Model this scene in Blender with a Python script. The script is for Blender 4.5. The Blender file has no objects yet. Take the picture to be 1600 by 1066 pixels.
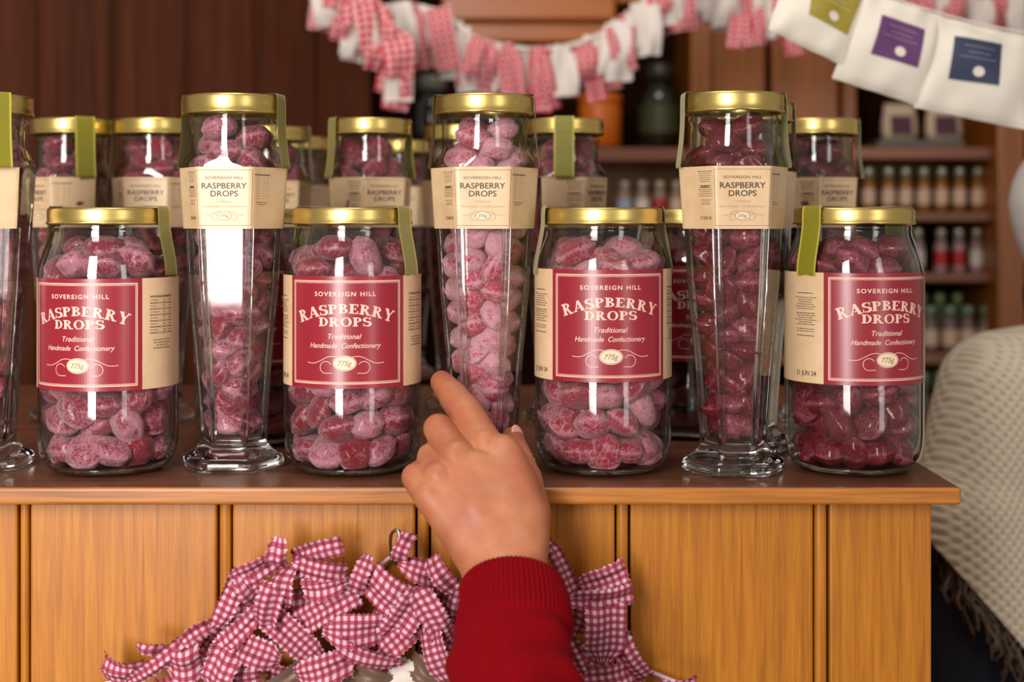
import bpy, bmesh, math, random
import numpy as np
from mathutils import Vector, Matrix
random.seed(7)
PI = math.pi
S = bpy.context.scene
COL = S.collection

# ------------------------------------------------------------------ camera, world, lights, exposure
F = 2222.0            # focal length in pixels of a 1600 px wide frame
H = 0.1877            # eye height above the counter top
cam_d = bpy.data.cameras.new('camera'); cam = bpy.data.objects.new('camera', cam_d); COL.objects.link(cam)
cam.location = (0, 0, H); cam.rotation_euler = (PI/2, 0, 0)
cam_d.sensor_width = 36; cam_d.lens = F*36/1600
cam_d.shift_y = -(533-345)/1600.0
cam_d.clip_start = 0.05
cam_d.dof.use_dof = True; cam_d.dof.focus_distance = 1.045
cam_d.dof.aperture_fstop = (cam_d.lens/1000)/0.0105
S.camera = cam
S.view_settings.view_transform = 'Standard'; S.view_settings.look = 'None'
S.view_settings.gamma = 1; S.view_settings.exposure = 0.26
S.view_settings.use_curve_mapping = False
S.cycles.transparent_max_bounces = 40
S.cycles.max_bounces = 10
S.cycles.sample_clamp_indirect = 6
w = bpy.data.worlds.new('world'); S.world = w; w.use_nodes = True
w.node_tree.nodes['Background'].inputs[0].default_value = (1.0, 0.86, 0.74, 1)
w.node_tree.nodes['Background'].inputs[1].default_value = 0.27

def area(name, loc, aim, sx, sy, power, col, spread=180):
    l = bpy.data.lights.new(name, 'AREA'); l.shape = 'RECTANGLE'; l.size = sx; l.size_y = sy
    l.energy = power; l.color = col; l.spread = math.radians(spread)
    o = bpy.data.objects.new(name, l); COL.objects.link(o); o.location = loc
    d = Vector(aim)-Vector(loc); o.rotation_euler = d.to_track_quat('-Z', 'Y').to_euler()
    return o
# daylight of the two shop windows behind the photographer, and an unseen area light above, aimed at the far shelves
area('window_light_left', (-0.72, -0.9, 0.5), (-0.72, 1.0, 0.15), 0.5, 1.6, 20, (1.0, 0.95, 0.90), 104)
area('window_light_right', (1.75, -1.3, 0.55), (0.1, 1.0, 0.1), 0.45, 2.1, 12, (1.0, 0.96, 0.95))
area('far_shelf_light', (-0.3, 1.0, 2.3), (0.4, 2.8, 0.3), 0.9, 0.9, 17, (1.0, 0.94, 0.86))

def P(px, py, Y):
    return Vector(((px-800)*Y/F, Y, H+(345-py)*Y/F))
def sx_(px, Y): return (px-800)*Y/F

# ------------------------------------------------------------------ helpers
def srgb(r, g, b):
    f = lambda c: (c/255/12.92 if c/255 <= 0.04045 else ((c/255+0.055)/1.055)**2.4)
    return (f(r), f(g), f(b), 1)
def mat(name, col=(0.5,0.5,0.5,1), rough=0.5, metal=0.0, **kw):
    m = bpy.data.materials.new(name); m.use_nodes = True
    b = m.node_tree.nodes['Principled BSDF']
    b.inputs['Base Color'].default_value = col; b.inputs['Roughness'].default_value = rough
    b.inputs['Metallic'].default_value = metal
    for k, v in kw.items(): b.inputs[k.replace('_', ' ')].default_value = v
    return m
class NT:
    def __init__(s, m): s.t = m.node_tree; s.b = s.t.nodes.get('Principled BSDF')
    def n(s, typ, **kw):
        x = s.t.nodes.new(typ)
        for k, v in kw.items():
            if k.startswith('i_'):
                x.inputs[k[2:].replace('_', ' ')].default_value = v
            else: setattr(x, k, v)
        return x
    def l(s, a, b): s.t.links.new(a, b)
    def math(s, op, a, b=None, c=None):
        x = s.t.nodes.new('ShaderNodeMath'); x.operation = op
        for i, v in enumerate((a, b, c)):
            if v is None: continue
            if isinstance(v, (int, float)): x.inputs[i].default_value = v
            else: s.l(v, x.inputs[i])
        return x.outputs[0]
    def mix(s, fac, a, b):
        x = s.t.nodes.new('ShaderNodeMix'); x.data_type = 'RGBA'
        for i, v in ((0, fac), (6, a), (7, b)):
            if isinstance(v, (int, float)): x.inputs[i].default_value = v
            elif isinstance(v, tuple): x.inputs[i].default_value = v
            else: s.l(v, x.inputs[i])
        return x.outputs[2]
    def ramp(s, fac, *stops):
        x = s.t.nodes.new('ShaderNodeValToRGB'); e = x.color_ramp.elements
        while len(e) < len(stops): e.new(0.5)
        for i, (p, c) in enumerate(stops): e[i].position = p; e[i].color = c if isinstance(c, tuple) else (c, c, c, 1)
        s.l(fac, x.inputs[0]); return x.outputs[0]
    def coords(s, out='Object', scale=(1,1,1), rot=(0,0,0)):
        tc = s.n('ShaderNodeTexCoord'); mp = s.n('ShaderNodeMapping')
        mp.inputs['Scale'].default_value = scale; mp.inputs['Rotation'].default_value = rot
        s.l(tc.outputs[out], mp.inputs[0]); return mp.outputs[0]
    def noise(s, vec, scale, detail=3, rough=0.5, dist=0.0):
        x = s.n('ShaderNodeTexNoise'); x.inputs['Scale'].default_value = scale
        x.inputs['Detail'].default_value = detail; x.inputs['Roughness'].default_value = rough
        x.inputs['Distortion'].default_value = dist
        if vec is not None: s.l(vec, x.inputs['Vector'])
        return x.outputs['Fac']
    def bump(s, h, strength=0.3, dist=0.001):
        x = s.n('ShaderNodeBump'); x.inputs['Strength'].default_value = strength; x.inputs['Distance'].default_value = dist
        s.l(h, x.inputs['Height']); s.l(x.outputs[0], s.b.inputs['Normal'])

def wood(name, dark, mid, light, axis='Z', gscale=1.0, rough=0.4, coat=0.15, stain=0.35):
    m = mat(name, mid, rough); t = NT(m)
    sc = {'Z': (60, 60, 2.2), 'X': (2.2, 60, 60), 'Y': (60, 2.2, 60)}[axis]
    v = t.coords('Object', tuple(c*gscale for c in sc))
    n1 = t.noise(v, 1.6, 5, 0.62, 0.6)
    v2 = t.coords('Object', tuple(c*gscale*4 for c in sc))
    n2 = t.noise(v2, 2.0, 3, 0.6)
    v3 = t.coords('Object', (7*gscale, 7*gscale, 5*gscale))
    n3 = t.noise(v3, 1.0, 2)
    c = t.ramp(n1, (0.28, dark), (0.5, mid), (0.74, light))
    c2 = t.mix(t.math('MULTIPLY', t.ramp(n2, (0.42, 0.0), (0.62, 1.0)), 0.35), c, dark)
    c3 = t.mix(t.math('MULTIPLY', t.ramp(n3, (0.45, 0.0), (0.7, 1.0)), stain), c2, mid)
    t.l(c3, t.b.inputs['Base Color']); t.bump(n2, 0.15, 0.0006)
    t.b.inputs['Coat Weight'].default_value = coat; t.b.inputs['Coat Roughness'].default_value = 0.25
    return m

def new_mesh(name, verts, faces, mats=(), smooth=False, fmat=None, uv=None):
    me = bpy.data.meshes.new(name)
    me.from_pydata([tuple(v) for v in verts], [], [tuple(f) for f in faces])
    for m in mats: me.materials.append(m)
    if smooth: me.polygons.foreach_set('use_smooth', [True]*len(me.polygons))
    if fmat is not None: me.polygons.foreach_set('material_index', fmat)
    if uv is not None:
        L = me.uv_layers.new(name='UVMap')
        idx = np.empty(len(me.loops), np.int32); me.loops.foreach_get('vertex_index', idx)
        L.data.foreach_set('uv', np.asarray(uv, dtype=np.float32)[idx].ravel())
    me.update(); return me
def obj(name, me, parent=None, loc=(0,0,0), rot=(0,0,0)):
    o = bpy.data.objects.new(name, me); COL.objects.link(o)
    o.location = loc; o.rotation_euler = rot
    if parent is not None: o.parent = parent
    return o
def tag(o, label=None, cat=None, group=None, kind=None):
    if label: o['label'] = label
    if cat: o['category'] = cat
    if group: o['group'] = group
    if kind: o['kind'] = kind
    return o
def empty(name, loc=(0,0,0), rz=0.0):
    o = bpy.data.objects.new(name, None); COL.objects.link(o); o.location = loc; o.rotation_euler = (0,0,rz)
    o.empty_display_size = 0.02
    return o
def kids(o): return [c for c in bpy.data.objects if c.parent == o]
def copy_tree(o, parent=None):
    c = o.copy(); COL.objects.link(c); c.parent = parent
    for ch in list(o.children): copy_tree(ch, c)
    return c
def box(name, lo, hi, m, parent=None, bevel=0.0, seg=2):
    lo, hi = Vector(lo), Vector(hi); c = (lo+hi)/2; s = hi-lo
    bm = bmesh.new(); bmesh.ops.create_cube(bm, size=1)
    for v in bm.verts: v.co = Vector((v.co.x*s.x, v.co.y*s.y, v.co.z*s.z))
    if bevel > 0: bmesh.ops.bevel(bm, geom=bm.edges[:], offset=bevel, segments=seg, affect='EDGES', profile=0.5)
    me = bpy.data.meshes.new(name); bm.to_mesh(me); bm.free(); me.materials.append(m)
    return obj(name, me, parent, c if parent is None else c-Vector(parent.location))
def lathe(profile, n=48, close_top=False, close_bot=False, shape=None):
    """profile: list of (r,z); shape(theta,i)->factor"""
    V, Fc = [], []
    for i, (r, z) in enumerate(profile):
        for k in range(n):
            a = 2*PI*k/n; f = shape(a, i) if shape else 1
            V.append((r*f*math.cos(a), r*f*math.sin(a), z))
    for i in range(len(profile)-1):
        for k in range(n):
            k2 = (k+1) % n
            Fc.append((i*n+k, i*n+k2, (i+1)*n+k2, (i+1)*n+k))
    if close_bot: Fc.append(tuple(range(n-1, -1, -1)))
    if close_top: Fc.append(tuple(range((len(profile)-1)*n, len(profile)*n)))
    return V, Fc
def tube(points, rad, n=10, cap=True):
    pts = [Vector(p) for p in points]; V, Fc = [], []
    up = Vector((0.13, 0.31, 1)).normalized()
    for i, p in enumerate(pts):
        d = (pts[min(i+1, len(pts)-1)]-pts[max(i-1, 0)]).normalized()
        a = d.cross(up).normalized(); b = d.cross(a)
        r = rad(i/(len(pts)-1)) if callable(rad) else rad
        for k in range(n):
            t = 2*PI*k/n; V.append(p+a*r*math.cos(t)+b*r*math.sin(t))
    for i in range(len(pts)-1):
        for k in range(n):
            k2 = (k+1) % n; Fc.append((i*n+k, i*n+k2, (i+1)*n+k2, (i+1)*n+k))
    if cap: Fc.append(tuple(range(n-1, -1, -1))); Fc.append(tuple(range((len(pts)-1)*n, len(pts)*n)))
    return V, Fc
def merge(*parts):
    V, Fc = [], []
    for v, f in parts:
        o = len(V); V += list(v); Fc += [tuple(i+o for i in q) for q in f]
    return V, Fc

# ------------------------------------------------------------------ materials
def glass_thin(name, tint=(0.97, 0.98, 0.97), edge=(0.55, 0.60, 0.56), gain=1.0):
    m = bpy.data.materials.new(name); m.use_nodes = True; t = NT(m); t.t.nodes.clear()
    out = t.n('ShaderNodeOutputMaterial'); lw = t.n('ShaderNodeLayerWeight'); lw.inputs[0].default_value = 0.5
    f5 = t.math('POWER', lw.outputs['Facing'], 4.0)
    fr = t.math('MINIMUM', t.math('MULTIPLY', t.math('ADD', t.math('MULTIPLY', f5, 0.9), 0.045), gain), 1.0)
    tr = t.n('ShaderNodeBsdfTransparent'); gl = t.n('ShaderNodeBsdfGlossy'); gl.inputs['Roughness'].default_value = 0.03
    t.l(t.mix(t.math('POWER', lw.outputs['Facing'], 2.5), tint+(1,), edge+(1,)), tr.inputs[0])
    mx = t.n('ShaderNodeMixShader'); t.l(fr, mx.inputs[0]); t.l(tr.outputs[0], mx.inputs[1]); t.l(gl.outputs[0], mx.inputs[2])
    t.l(mx.outputs[0], out.inputs[0]); return m
M = {}
M['glass'] = glass_thin('clear_glass', gain=1.3)
M['glass_in'] = glass_thin('clear_glass_inner', tint=(0.99,0.99,0.985), edge=(0.72,0.76,0.74), gain=1.0)
M['solid_glass'] = mat('solid_glass', (0.93, 0.96, 0.94, 1), 0.02, Transmission_Weight=1.0, IOR=1.45)
M['gold'] = mat('gold_lid', srgb(222, 196, 118), 0.33, 1.0)
t = NT(M['gold']); n = t.noise(t.coords('Object', (1, 1, 1)), 900, 2); t.bump(n, 0.05, 0.0002)
M['liner'] = mat('lid_liner', srgb(225, 215, 190), 0.5)

def candy_mat(name, deep, frost, cover, rough, spec_coat):
    m = mat(name, deep, rough); t = NT(m)
    oi = t.n('ShaderNodeObjectInfo')
    tc = t.n('ShaderNodeTexCoord')
    at = t.n('ShaderNodeAttribute'); at.attribute_name = 'seed'
    add = t.n('ShaderNodeVectorMath'); add.operation = 'ADD'
    cmb = t.n('ShaderNodeCombineXYZ'); t.l(t.math('MULTIPLY', oi.outputs['Random'], 3.0), cmb.inputs[0]); t.l(at.outputs['Fac'], cmb.inputs[1])
    t.l(tc.outputs['Object'], add.inputs[0]); t.l(cmb.outputs[0], add.inputs[1]); v = add.outputs[0]
    big = t.noise(v, 110, 3, 0.6, 1.2)
    fine = t.noise(v, 800, 5, 0.8)
    vor = t.n('ShaderNodeTexVoronoi'); vor.feature = 'DISTANCE_TO_EDGE'; vor.inputs['Scale'].default_value = 190
    t.l(v, vor.inputs['Vector'])
    crack = t.ramp(vor.outputs['Distance'], (0.0, 1.0), (0.10, 0.0))
    s = t.math('ADD', t.math('MULTIPLY', big, 0.55), t.math('MULTIPLY', fine, 0.80))
    ar = t.n('ShaderNodeAttribute'); ar.attribute_name = 'rim'
    s = t.math('ADD', s, t.math('MULTIPLY', crack, 0.10)); s = t.math('ADD', s, t.math('MULTIPLY', ar.outputs['Fac'], 0.16))
    s = t.math('ADD', s, t.math('MULTIPLY', t.math('SUBTRACT', oi.outputs['Random'], 0.5), 0.22))
    fac = t.ramp(s, (cover+.02, 0.0), (cover+0.19, 1.0))
    t.l(t.mix(t.math('MULTIPLY', fac, 0.92), deep, frost), t.b.inputs['Base Color'])
    t.b.inputs['Subsurface Weight'].default_value = 0.25
    t.b.inputs['Subsurface Radius'].default_value = (1.0, 0.25, 0.3); t.b.inputs['Subsurface Scale'].default_value = 0.004
    t.b.inputs['Coat Weight'].default_value = spec_coat; t.b.inputs['Coat Roughness'].default_value = 0.12
    t.b.inputs['Sheen Weight'].default_value = 0.3 if spec_coat < .5 else 0.0; t.b.inputs['Sheen Roughness'].default_value = 0.4
    t.bump(t.math('ADD', fine, t.math('MULTIPLY', crack, 0.5)), 0.9, 0.0011)
    return m
M['candy_mauve'] = candy_mat('candy_mauve', srgb(138, 8, 38), srgb(206, 138, 156), 0.635, 0.36, 0.3)
M['candy_pink'] = candy_mat('candy_pink', srgb(190, 28, 66), srgb(232, 172, 186), 0.55, 0.5, 0.05)
M['candy_dark'] = candy_mat('candy_dark', srgb(112, 0, 18), srgb(170, 86, 104), 0.69, 0.24, 0.6)
M['candy_rose'] = candy_mat('candy_rose', srgb(158, 18, 50), srgb(214, 146, 160), 0.62, 0.4, 0.2)

M['red_paper'] = mat('red_paper', srgb(148, 20, 42), 0.36, Coat_Weight=0.6, Coat_Roughness=0.24)
M['cream_paper'] = mat('cream_paper', srgb(226, 192, 150), 0.40, Coat_Weight=0.3, Coat_Roughness=0.28)
t = NT(M['cream_paper']); n = t.noise(t.coords('Object'), 60, 3)
t.l(t.ramp(n, (0.3, srgb(219, 184, 142)), (0.7, srgb(232, 200, 160))), t.b.inputs['Base Color'])
M['pale_print'] = mat('pale_print', srgb(240, 200, 180), 0.4)
M['grey_print'] = mat('grey_print', srgb(120, 96, 76), 0.5)
M['dark_print'] = mat('dark_print', srgb(62, 50, 46), 0.5)
M['faint_print'] = mat('faint_print', srgb(190, 158, 124), 0.5)
M['oval_fill'] = mat('oval_fill', srgb(238, 214, 180), 0.4)

def ribbon_mat():
    m = mat('olive_ribbon', srgb(128, 128, 28), 0.38, Sheen_Weight=0.3); t = NT(m)
    uv = t.n('ShaderNodeUVMap'); sp = t.n('ShaderNodeSeparateXYZ'); t.l(uv.outputs[0], sp.inputs[0])
    e = t.math('ABSOLUTE', t.math('SUBTRACT', sp.outputs[0], 0.5))
    k = t.ramp(e, (0.40, 0.0), (0.43, 1.0))
    t.l(t.mix(k, srgb(130, 124, 6), srgb(184, 174, 62)), t.b.inputs['Base Color'])
    wv = t.math('SINE', t.math('MULTIPLY', sp.outputs[1], 900.0)); t.bump(wv, 0.1, 0.0002)
    return m
M['ribbon'] = ribbon_mat()

def gingham(name, red, pink, white, cells=205.0, rough=0.85):
    m = mat(name, red, rough); t = NT(m)
    uv = t.n('ShaderNodeUVMap'); sp = t.n('ShaderNodeSeparateXYZ'); t.l(uv.outputs[0], sp.inputs[0])
    def stripe(o):
        f = t.math('FRACT', t.math('MULTIPLY', o, cells))
        return t.math('GREATER_THAN', f, 0.5)
    a, b = stripe(sp.outputs[0]), stripe(sp.outputs[1])
    s = t.math('ADD', a, b)
    c = t.mix(t.math('MINIMUM', s, 1.0), white, pink)
    c = t.mix(t.math('MULTIPLY', a, b), c, red)
    n = t.noise(t.coords('UV', (1, 1, 1)), 2600, 2)
    t.l(t.mix(t.math('MULTIPLY', n, 0.18), c, white), t.b.inputs['Base Color'])
    t.b.inputs['Specular IOR Level'].default_value = 0.15; t.bump(n, 0.4, 0.0004)
    return m
M['gingham'] = gingham('red_gingham', srgb(126, 0, 20), srgb(176, 62, 90), srgb(212, 184, 198))
M['gingham_far'] = gingham('red_gingham_far', srgb(180, 14, 36), srgb(206, 70, 86), srgb(232, 200, 200), 95.0)
M['white_cloth'] = mat('white_cloth', srgb(225, 214, 206), 0.9)
M['honey'] = wood('honey_wood', srgb(144, 82, 14), srgb(186, 114, 24), srgb(202, 134, 38), 'Z', 1.9, 0.42, 0.12, 0.45)
M['honey_x'] = wood('honey_edge_wood', srgb(120, 68, 18), srgb(180, 108, 34), srgb(198, 130, 52), 'X', 1.0, 0.42)
M['top_wood'] = wood('counter_top_wood', srgb(84, 46, 30), srgb(112, 68, 46), srgb(132, 88, 62), 'X', 0.7, 0.34, 0.3)
M['dark_wood'] = wood('dark_panel_wood', srgb(50, 21, 7), srgb(74, 33, 13), srgb(90, 44, 21), 'Z', 0.5, 0.6, 0.03)
M['dark_wood'].node_tree.nodes['Principled BSDF'].inputs['Specular IOR Level'].default_value = 0.2
M['amber_wood'] = wood('amber_wood', srgb(110, 58, 6), srgb(150, 82, 12), srgb(172, 100, 22), 'Z', 0.4, 0.4, 0.2)
M['amber_wood_x'] = wood('amber_wood_x', srgb(140, 70, 4), srgb(182, 96, 10), srgb(196, 112, 22), 'X', 0.4, 0.35, 0.3)
M['brown_wood_x'] = wood('brown_shelf_wood', srgb(90, 46, 22), srgb(130, 72, 40), srgb(150, 90, 56), 'X', 0.5, 0.4, 0.2)
M['dark_brown_wood'] = mat('dark_brown_wood', srgb(56, 28, 12), 0.9, Specular_IOR_Level=0.1)  # even dark brown for back wall, floor and counter back
M['skin'] = mat('skin', srgb(190, 126, 96), 0.5)
t = NT(M['skin']); v = t.coords('Object')
n1 = t.noise(v, 30, 3); n2 = t.noise(v, 420, 4, 0.6); n3 = t.noise(t.coords('Object', (1, 1, 1)), 90, 3)
c = t.ramp(n1, (0.3, srgb(164, 92, 64)), (0.55, srgb(178, 112, 78)), (0.75, srgb(188, 126, 90)))
t.l(t.mix(t.math('MULTIPLY', t.ramp(n3, (0.5, 0.0), (0.75, 1.0)), 0.3), c, srgb(176, 86, 68)), t.b.inputs['Base Color'])
t.b.inputs['Subsurface Weight'].default_value = 0.2; t.b.inputs['Subsurface Radius'].default_value = (1, 0.3, 0.15); t.b.inputs['Subsurface Scale'].default_value = 0.003
t.bump(t.math('ADD', n2, t.noise(t.coords('Object', (90, 90, 260)), 1.0, 3)), 0.3, 0.0006)
M['nail'] = mat('nail', srgb(226, 160, 146), 0.28, Coat_Weight=0.4)
M['red_knit'] = mat('red_knit', srgb(140, 0, 12), 0.95, Sheen_Weight=0.0, Specular_IOR_Level=0.1)
t = NT(M['red_knit']); n = t.noise(t.coords('Object', (1, 1, 1)), 700, 3, 0.7); t.bump(n, 0.5, 0.0008)
t.l(t.ramp(n, (0.3, srgb(108, 0, 8)), (0.7, srgb(138, 0, 14))), t.b.inputs['Base Color'])
M['steel'] = mat('steel', (0.5, 0.48, 0.45, 1), 0.3, 1.0)

# ------------------------------------------------------------------ the setting
def struct(o): o['kind'] = 'structure'; return o
# dark boarded wall on the left, running away from the viewer
wl = empty('wall_left'); struct(wl)
A0, A1 = Vector((-1.35, 1.62, 0)), Vector((-0.24, 2.45, 0))
d = (A1-A0); Lw = d.length; d.normalize()
nb = 11
seam_px = [60, 178]
ang = math.atan2(d.y, d.x)
def hit(px):   # distance along the wall where a view ray meets it
    k = (px-800)/F; return (A0.x-k*A0.y)/(k*d.y-d.x)
cuts = sorted([0, Lw]+[hit(p) for p in (-260, -100, 60, 178, 292, 398, 496)])
wl.location = A0; wl.rotation_euler = (0, 0, ang)
for a, b in zip(cuts[:-1], cuts[1:]):
    bm = bmesh.new(); bmesh.ops.create_cube(bm, size=1)
    for v in bm.verts: v.co = Vector((a+0.0012+(v.co.x+.5)*(b-a-0.0024), 0.01+v.co.y*0.02, 0.25+v.co.z*2.9))
    bmesh.ops.bevel(bm, geom=[e for e in bm.edges if abs(e.verts[0].co.z-e.verts[1].co.z) > 1], offset=0.004, segments=2, affect='EDGES')
    me = bpy.data.meshes.new('board'); bm.to_mesh(me); bm.free(); me.materials.append(M['dark_wood']); obj('board', me, wl)
me = new_mesh('wall_back', [(-2.2, 3.32, -1.2), (3.2, 3.32, -1.2), (3.2, 3.32, 2.4), (-2.2, 3.32, 2.4)], [(0,1,2,3)], [M['dark_brown_wood']])
struct(obj('wall_back', me))
me = new_mesh('floor', [(-3, -3, -1.1), (3.2, -3, -1.1), (3.2, 3.32, -1.1), (-3, 3.32, -1.1)], [(0,1,2,3)], [M['dark_brown_wood']])
struct(obj('floor', me))

# ------------------------------------------------------------------ the counter
cab = empty('display_counter', (0, 1.02, -0.9)); tag(cab, 'honey coloured wooden counter with beaded board front carrying the row of sweet jars', 'counter')
XR = sx_(1503, 1.0); XL = -0.75
tb = box('top_board', (XL, 1.0, -0.0125), (XR, 1.62, 0.0), M['top_wood'], cab, 0.0025, 3)
tb['label'] = 'dark varnished counter top'
me = tb.data; me.materials.append(M['honey_x'])
for p in me.polygons:
    if p.normal.y < -0.35 or p.normal.x > 0.6: p.material_index = 1
ZB = -0.9
pairs = [(28, 46), (340, 362), (650, 672), (962, 984), (1272, 1295)]
YF = 1.02
xr = sx_(1457, YF)
xs = [XL]
for a, b in pairs:
    xs += [sx_(a, YF), sx_(b, YF)]
xs.append(xr)
for i in range(len(xs)-1):
    a, b = xs[i], xs[i+1]
    if i % 2 == 0:
        box('board', (a+0.0006, YF, ZB), (b-0.0006, YF+0.014, -0.0127), M['honey'], cab, 0.0016, 2)
    else:
        V, Fc = [], []
        n = 10
        for zz in (ZB, -0.0127):
            for k in range(n+1):
                th = k/n*PI; cx = (a+b)/2; rr = (b-a)/2-0.0008
                V.append((cx-rr*math.cos(th), YF+0.0052-0.005*math.sin(th)**0.6, zz))
        for k in range(n): Fc.append((k, k+1, n+2+k, n+1+k))
        o = obj('bead', new_mesh('bead', [Vector(v)-cab.location for v in V], Fc, [M['honey']], True), cab)
box('side_panel', (xr-0.012, YF+0.0145, ZB), (xr, 1.6, -0.0127), M['honey'], cab, 0.001)
box('side_panel', (XL, YF+0.0145, ZB), (XL+0.012, 1.6, -0.0127), M['honey'], cab, 0.001)
box('back_board', (XL+0.013, 1.586, ZB), (xr-0.013, 1.6, -0.0127), M['dark_brown_wood'], cab)

# ------------------------------------------------------------------ lettering
def _raw_text(body, shear=0.0, bold=0.0, spacing=1.0):
    cu = bpy.data.curves.new('tmp', 'FONT'); cu.body = body; cu.size = 1; cu.shear = shear; cu.offset = bold
    cu.space_character = spacing; cu.resolution_u = 3; cu.fill_mode = 'BOTH'; cu.dimensions = '2D'
    o = bpy.data.objects.new('tmp', cu); COL.objects.link(o)
    me = bpy.data.meshes.new_from_object(o)
    V = np.array([(v.co.x, v.co.y) for v in me.vertices]).reshape(-1, 2)
    Fc = [tuple(p.vertices) for p in me.polygons]
    bpy.data.objects.remove(o); bpy.data.curves.remove(cu); bpy.data.meshes.remove(me)
    return V, Fc
_cap = _raw_text('H')[0][:, 1].max()
def text2d(body, cap, width=None, cx=0.0, base=0.0, **kw):
    V, Fc = _raw_text(body, **kw); V = V*(cap/_cap)
    x0, x1 = V[:, 0].min(), V[:, 0].max(); V[:, 0] -= (x0+x1)/2
    if width: V[:, 0] *= width/(x1-x0)
    V[:, 0] += cx; V[:, 1] += base
    return V, Fc

def q(x0, y0, x1, y1): return [(x0, y0), (x1, y0), (x1, y1), (x0, y1)]
def ring(cx, cy, rx, ry, ix, iy, a0=-90, a1=90, n=10):
    out = []
    for k in range(n):
        a, b = [math.radians(a0+(a1-a0)*j/n) for j in (k, k+1)]
        out.append([(cx+rx*math.cos(a), cy+ry*math.sin(a)), (cx+rx*math.cos(b), cy+ry*math.sin(b)),
                    (cx+ix*math.cos(b), cy+iy*math.sin(b)), (cx+ix*math.cos(a), cy+iy*math.sin(a))])
    return out
def strk(pts, ws):
    out = []
    L = []
    for i, (x, y) in enumerate(pts):
        x0, y0 = pts[max(i-1, 0)]; x1, y1 = pts[min(i+1, len(pts)-1)]
        dx, dy = x1-x0, y1-y0; l = math.hypot(dx, dy) or 1; w_ = ws[i]/2 if not isinstance(ws, (int, float)) else ws/2
        L.append(((x-dy/l*w_, y+dx/l*w_), (x+dy/l*w_, y-dx/l*w_)))
    for a, b in zip(L[:-1], L[1:]): out.append([a[1], b[1], b[0], a[0]])
    return out
T_, K_ = 0.095, 0.24
def slab(ch):
    P_ = []
    def stem(x): P_.append(q(x, 0, x+K_, 1))
    if ch == 'R':
        stem(.1); P_.append(q(.0, 0, .4, T_)); P_.append(q(.0, 1-T_, .32, 1)); P_.extend(ring(.3, .745, .40, .255, .2, .18))
        P_.append(q(.28, .49, .36, .56)); P_.extend(strk([(.42, .52), (.72, .0)], .19)); P_.append(q(.58, 0, .92, T_)); return P_, .95
    if ch == 'P':
        stem(.1); P_.append(q(.0, 0, .42, T_)); P_.append(q(.0, 1-T_, .32, 1)); P_.extend(ring(.3, .73, .42, .27, .22, .195)); return P_, .78
    if ch == 'B':
        stem(.1); P_.append(q(.0, 0, .34, T_)); P_.append(q(.0, 1-T_, .34, 1)); P_.extend(ring(.3, .755, .36, .245, .17, .175))
        P_.extend(ring(.3, .27, .44, .27, .23, .195)); return P_, .80
    if ch == 'D':
        stem(.1); P_.append(q(.0, 0, .34, T_)); P_.append(q(.0, 1-T_, .34, 1)); P_.extend(ring(.32, .5, .5, .5, .29, .425, n=14)); return P_, .88
    if ch == 'O':
        P_.extend(ring(.45, .5, .45, .52, .24, .44, 0, 360, 24)); return P_, .96
    if ch == 'E':
        stem(.1); P_.append(q(.0, 0, .72, T_)); P_.append(q(.0, 1-T_, .70, 1)); P_.append(q(.28, .47, .52, .54))
        P_.append(q(.64, 0, .72, .28)); P_.append(q(.62, .74, .70, 1)); P_.append(q(.47, .38, .53, .64)); return P_, .80
    if ch == 'A':
        P_.extend(strk([(.12, 0), (.43, 1)], T_)); P_.extend(strk([(.42, 1), (.76, 0)], K_)); P_.append(q(.2, .27, .66, .34))
        P_.append(q(.0, 0, .26, T_)); P_.append(q(.58, 0, .94, T_)); return P_, .92
    if ch == 'Y':
        P_.extend(strk([(.14, 1), (.45, .45)], K_)); P_.extend(strk([(.76, 1), (.46, .45)], T_)); P_.append(q(.34, 0, .54, .5))
        P_.append(q(.24, 0, .64, T_)); P_.append(q(.0, 1-T_, .34, 1)); P_.append(q(.62, 1-T_, .9, 1)); return P_, .88
    if ch == 'S':
        pts, ws = [], []
        for k in range(11):
            a = math.radians(25+k*22.5); pts.append((.37+.25*math.cos(a), .745+.215*math.sin(a))); ws.append(.08+.13*max(0, -math.cos(a))**.8)
        for k in range(11):
            a = math.radians(88-k*22.5); pts.append((.37+.27*math.cos(a), .27+.235*math.sin(a))); ws.append(.1+.13*max(0, math.cos(a))**.8)
        P_.extend(strk(pts, ws)); P_.append(q(.58, .68, .655, .99)); P_.append(q(.06, .01, .135, .33)); return P_, .74
    return P_, .4
def slab_word(word, cap, width, base=0.0, arch=0.0, grow=0.0):
    """polygons of a word in slab capitals; arch drops and turns the letters towards both ends"""
    x, items = 0.0, []
    for ch in word:
        P_, adv = slab(ch); items.append((x, P_, adv)); x += adv+0.02
    tot = x-0.02; k = width/tot; V, Fc = [], []
    for x0, P_, adv in items:
        cxl = (x0+adv/2-tot/2)*k; tn = cxl/(width/2)
        slope = -2*arch*cxl; ca = math.atan(slope)
        g = 1+grow*tn*tn
        for poly in P_:
            idx = []
            for (px, py) in poly:
                lx = (px-adv/2)*k; ly = (py-0.5)*cap*g
                rx = lx*math.cos(ca)-ly*math.sin(ca); ry = lx*math.sin(ca)+ly*math.cos(ca)
                idx.append(len(V)); V.append((cxl+rx, base+cap/2-arch*cxl*cxl+ry))
            Fc.append(tuple(idx))
    return np.array(V), Fc

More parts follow.
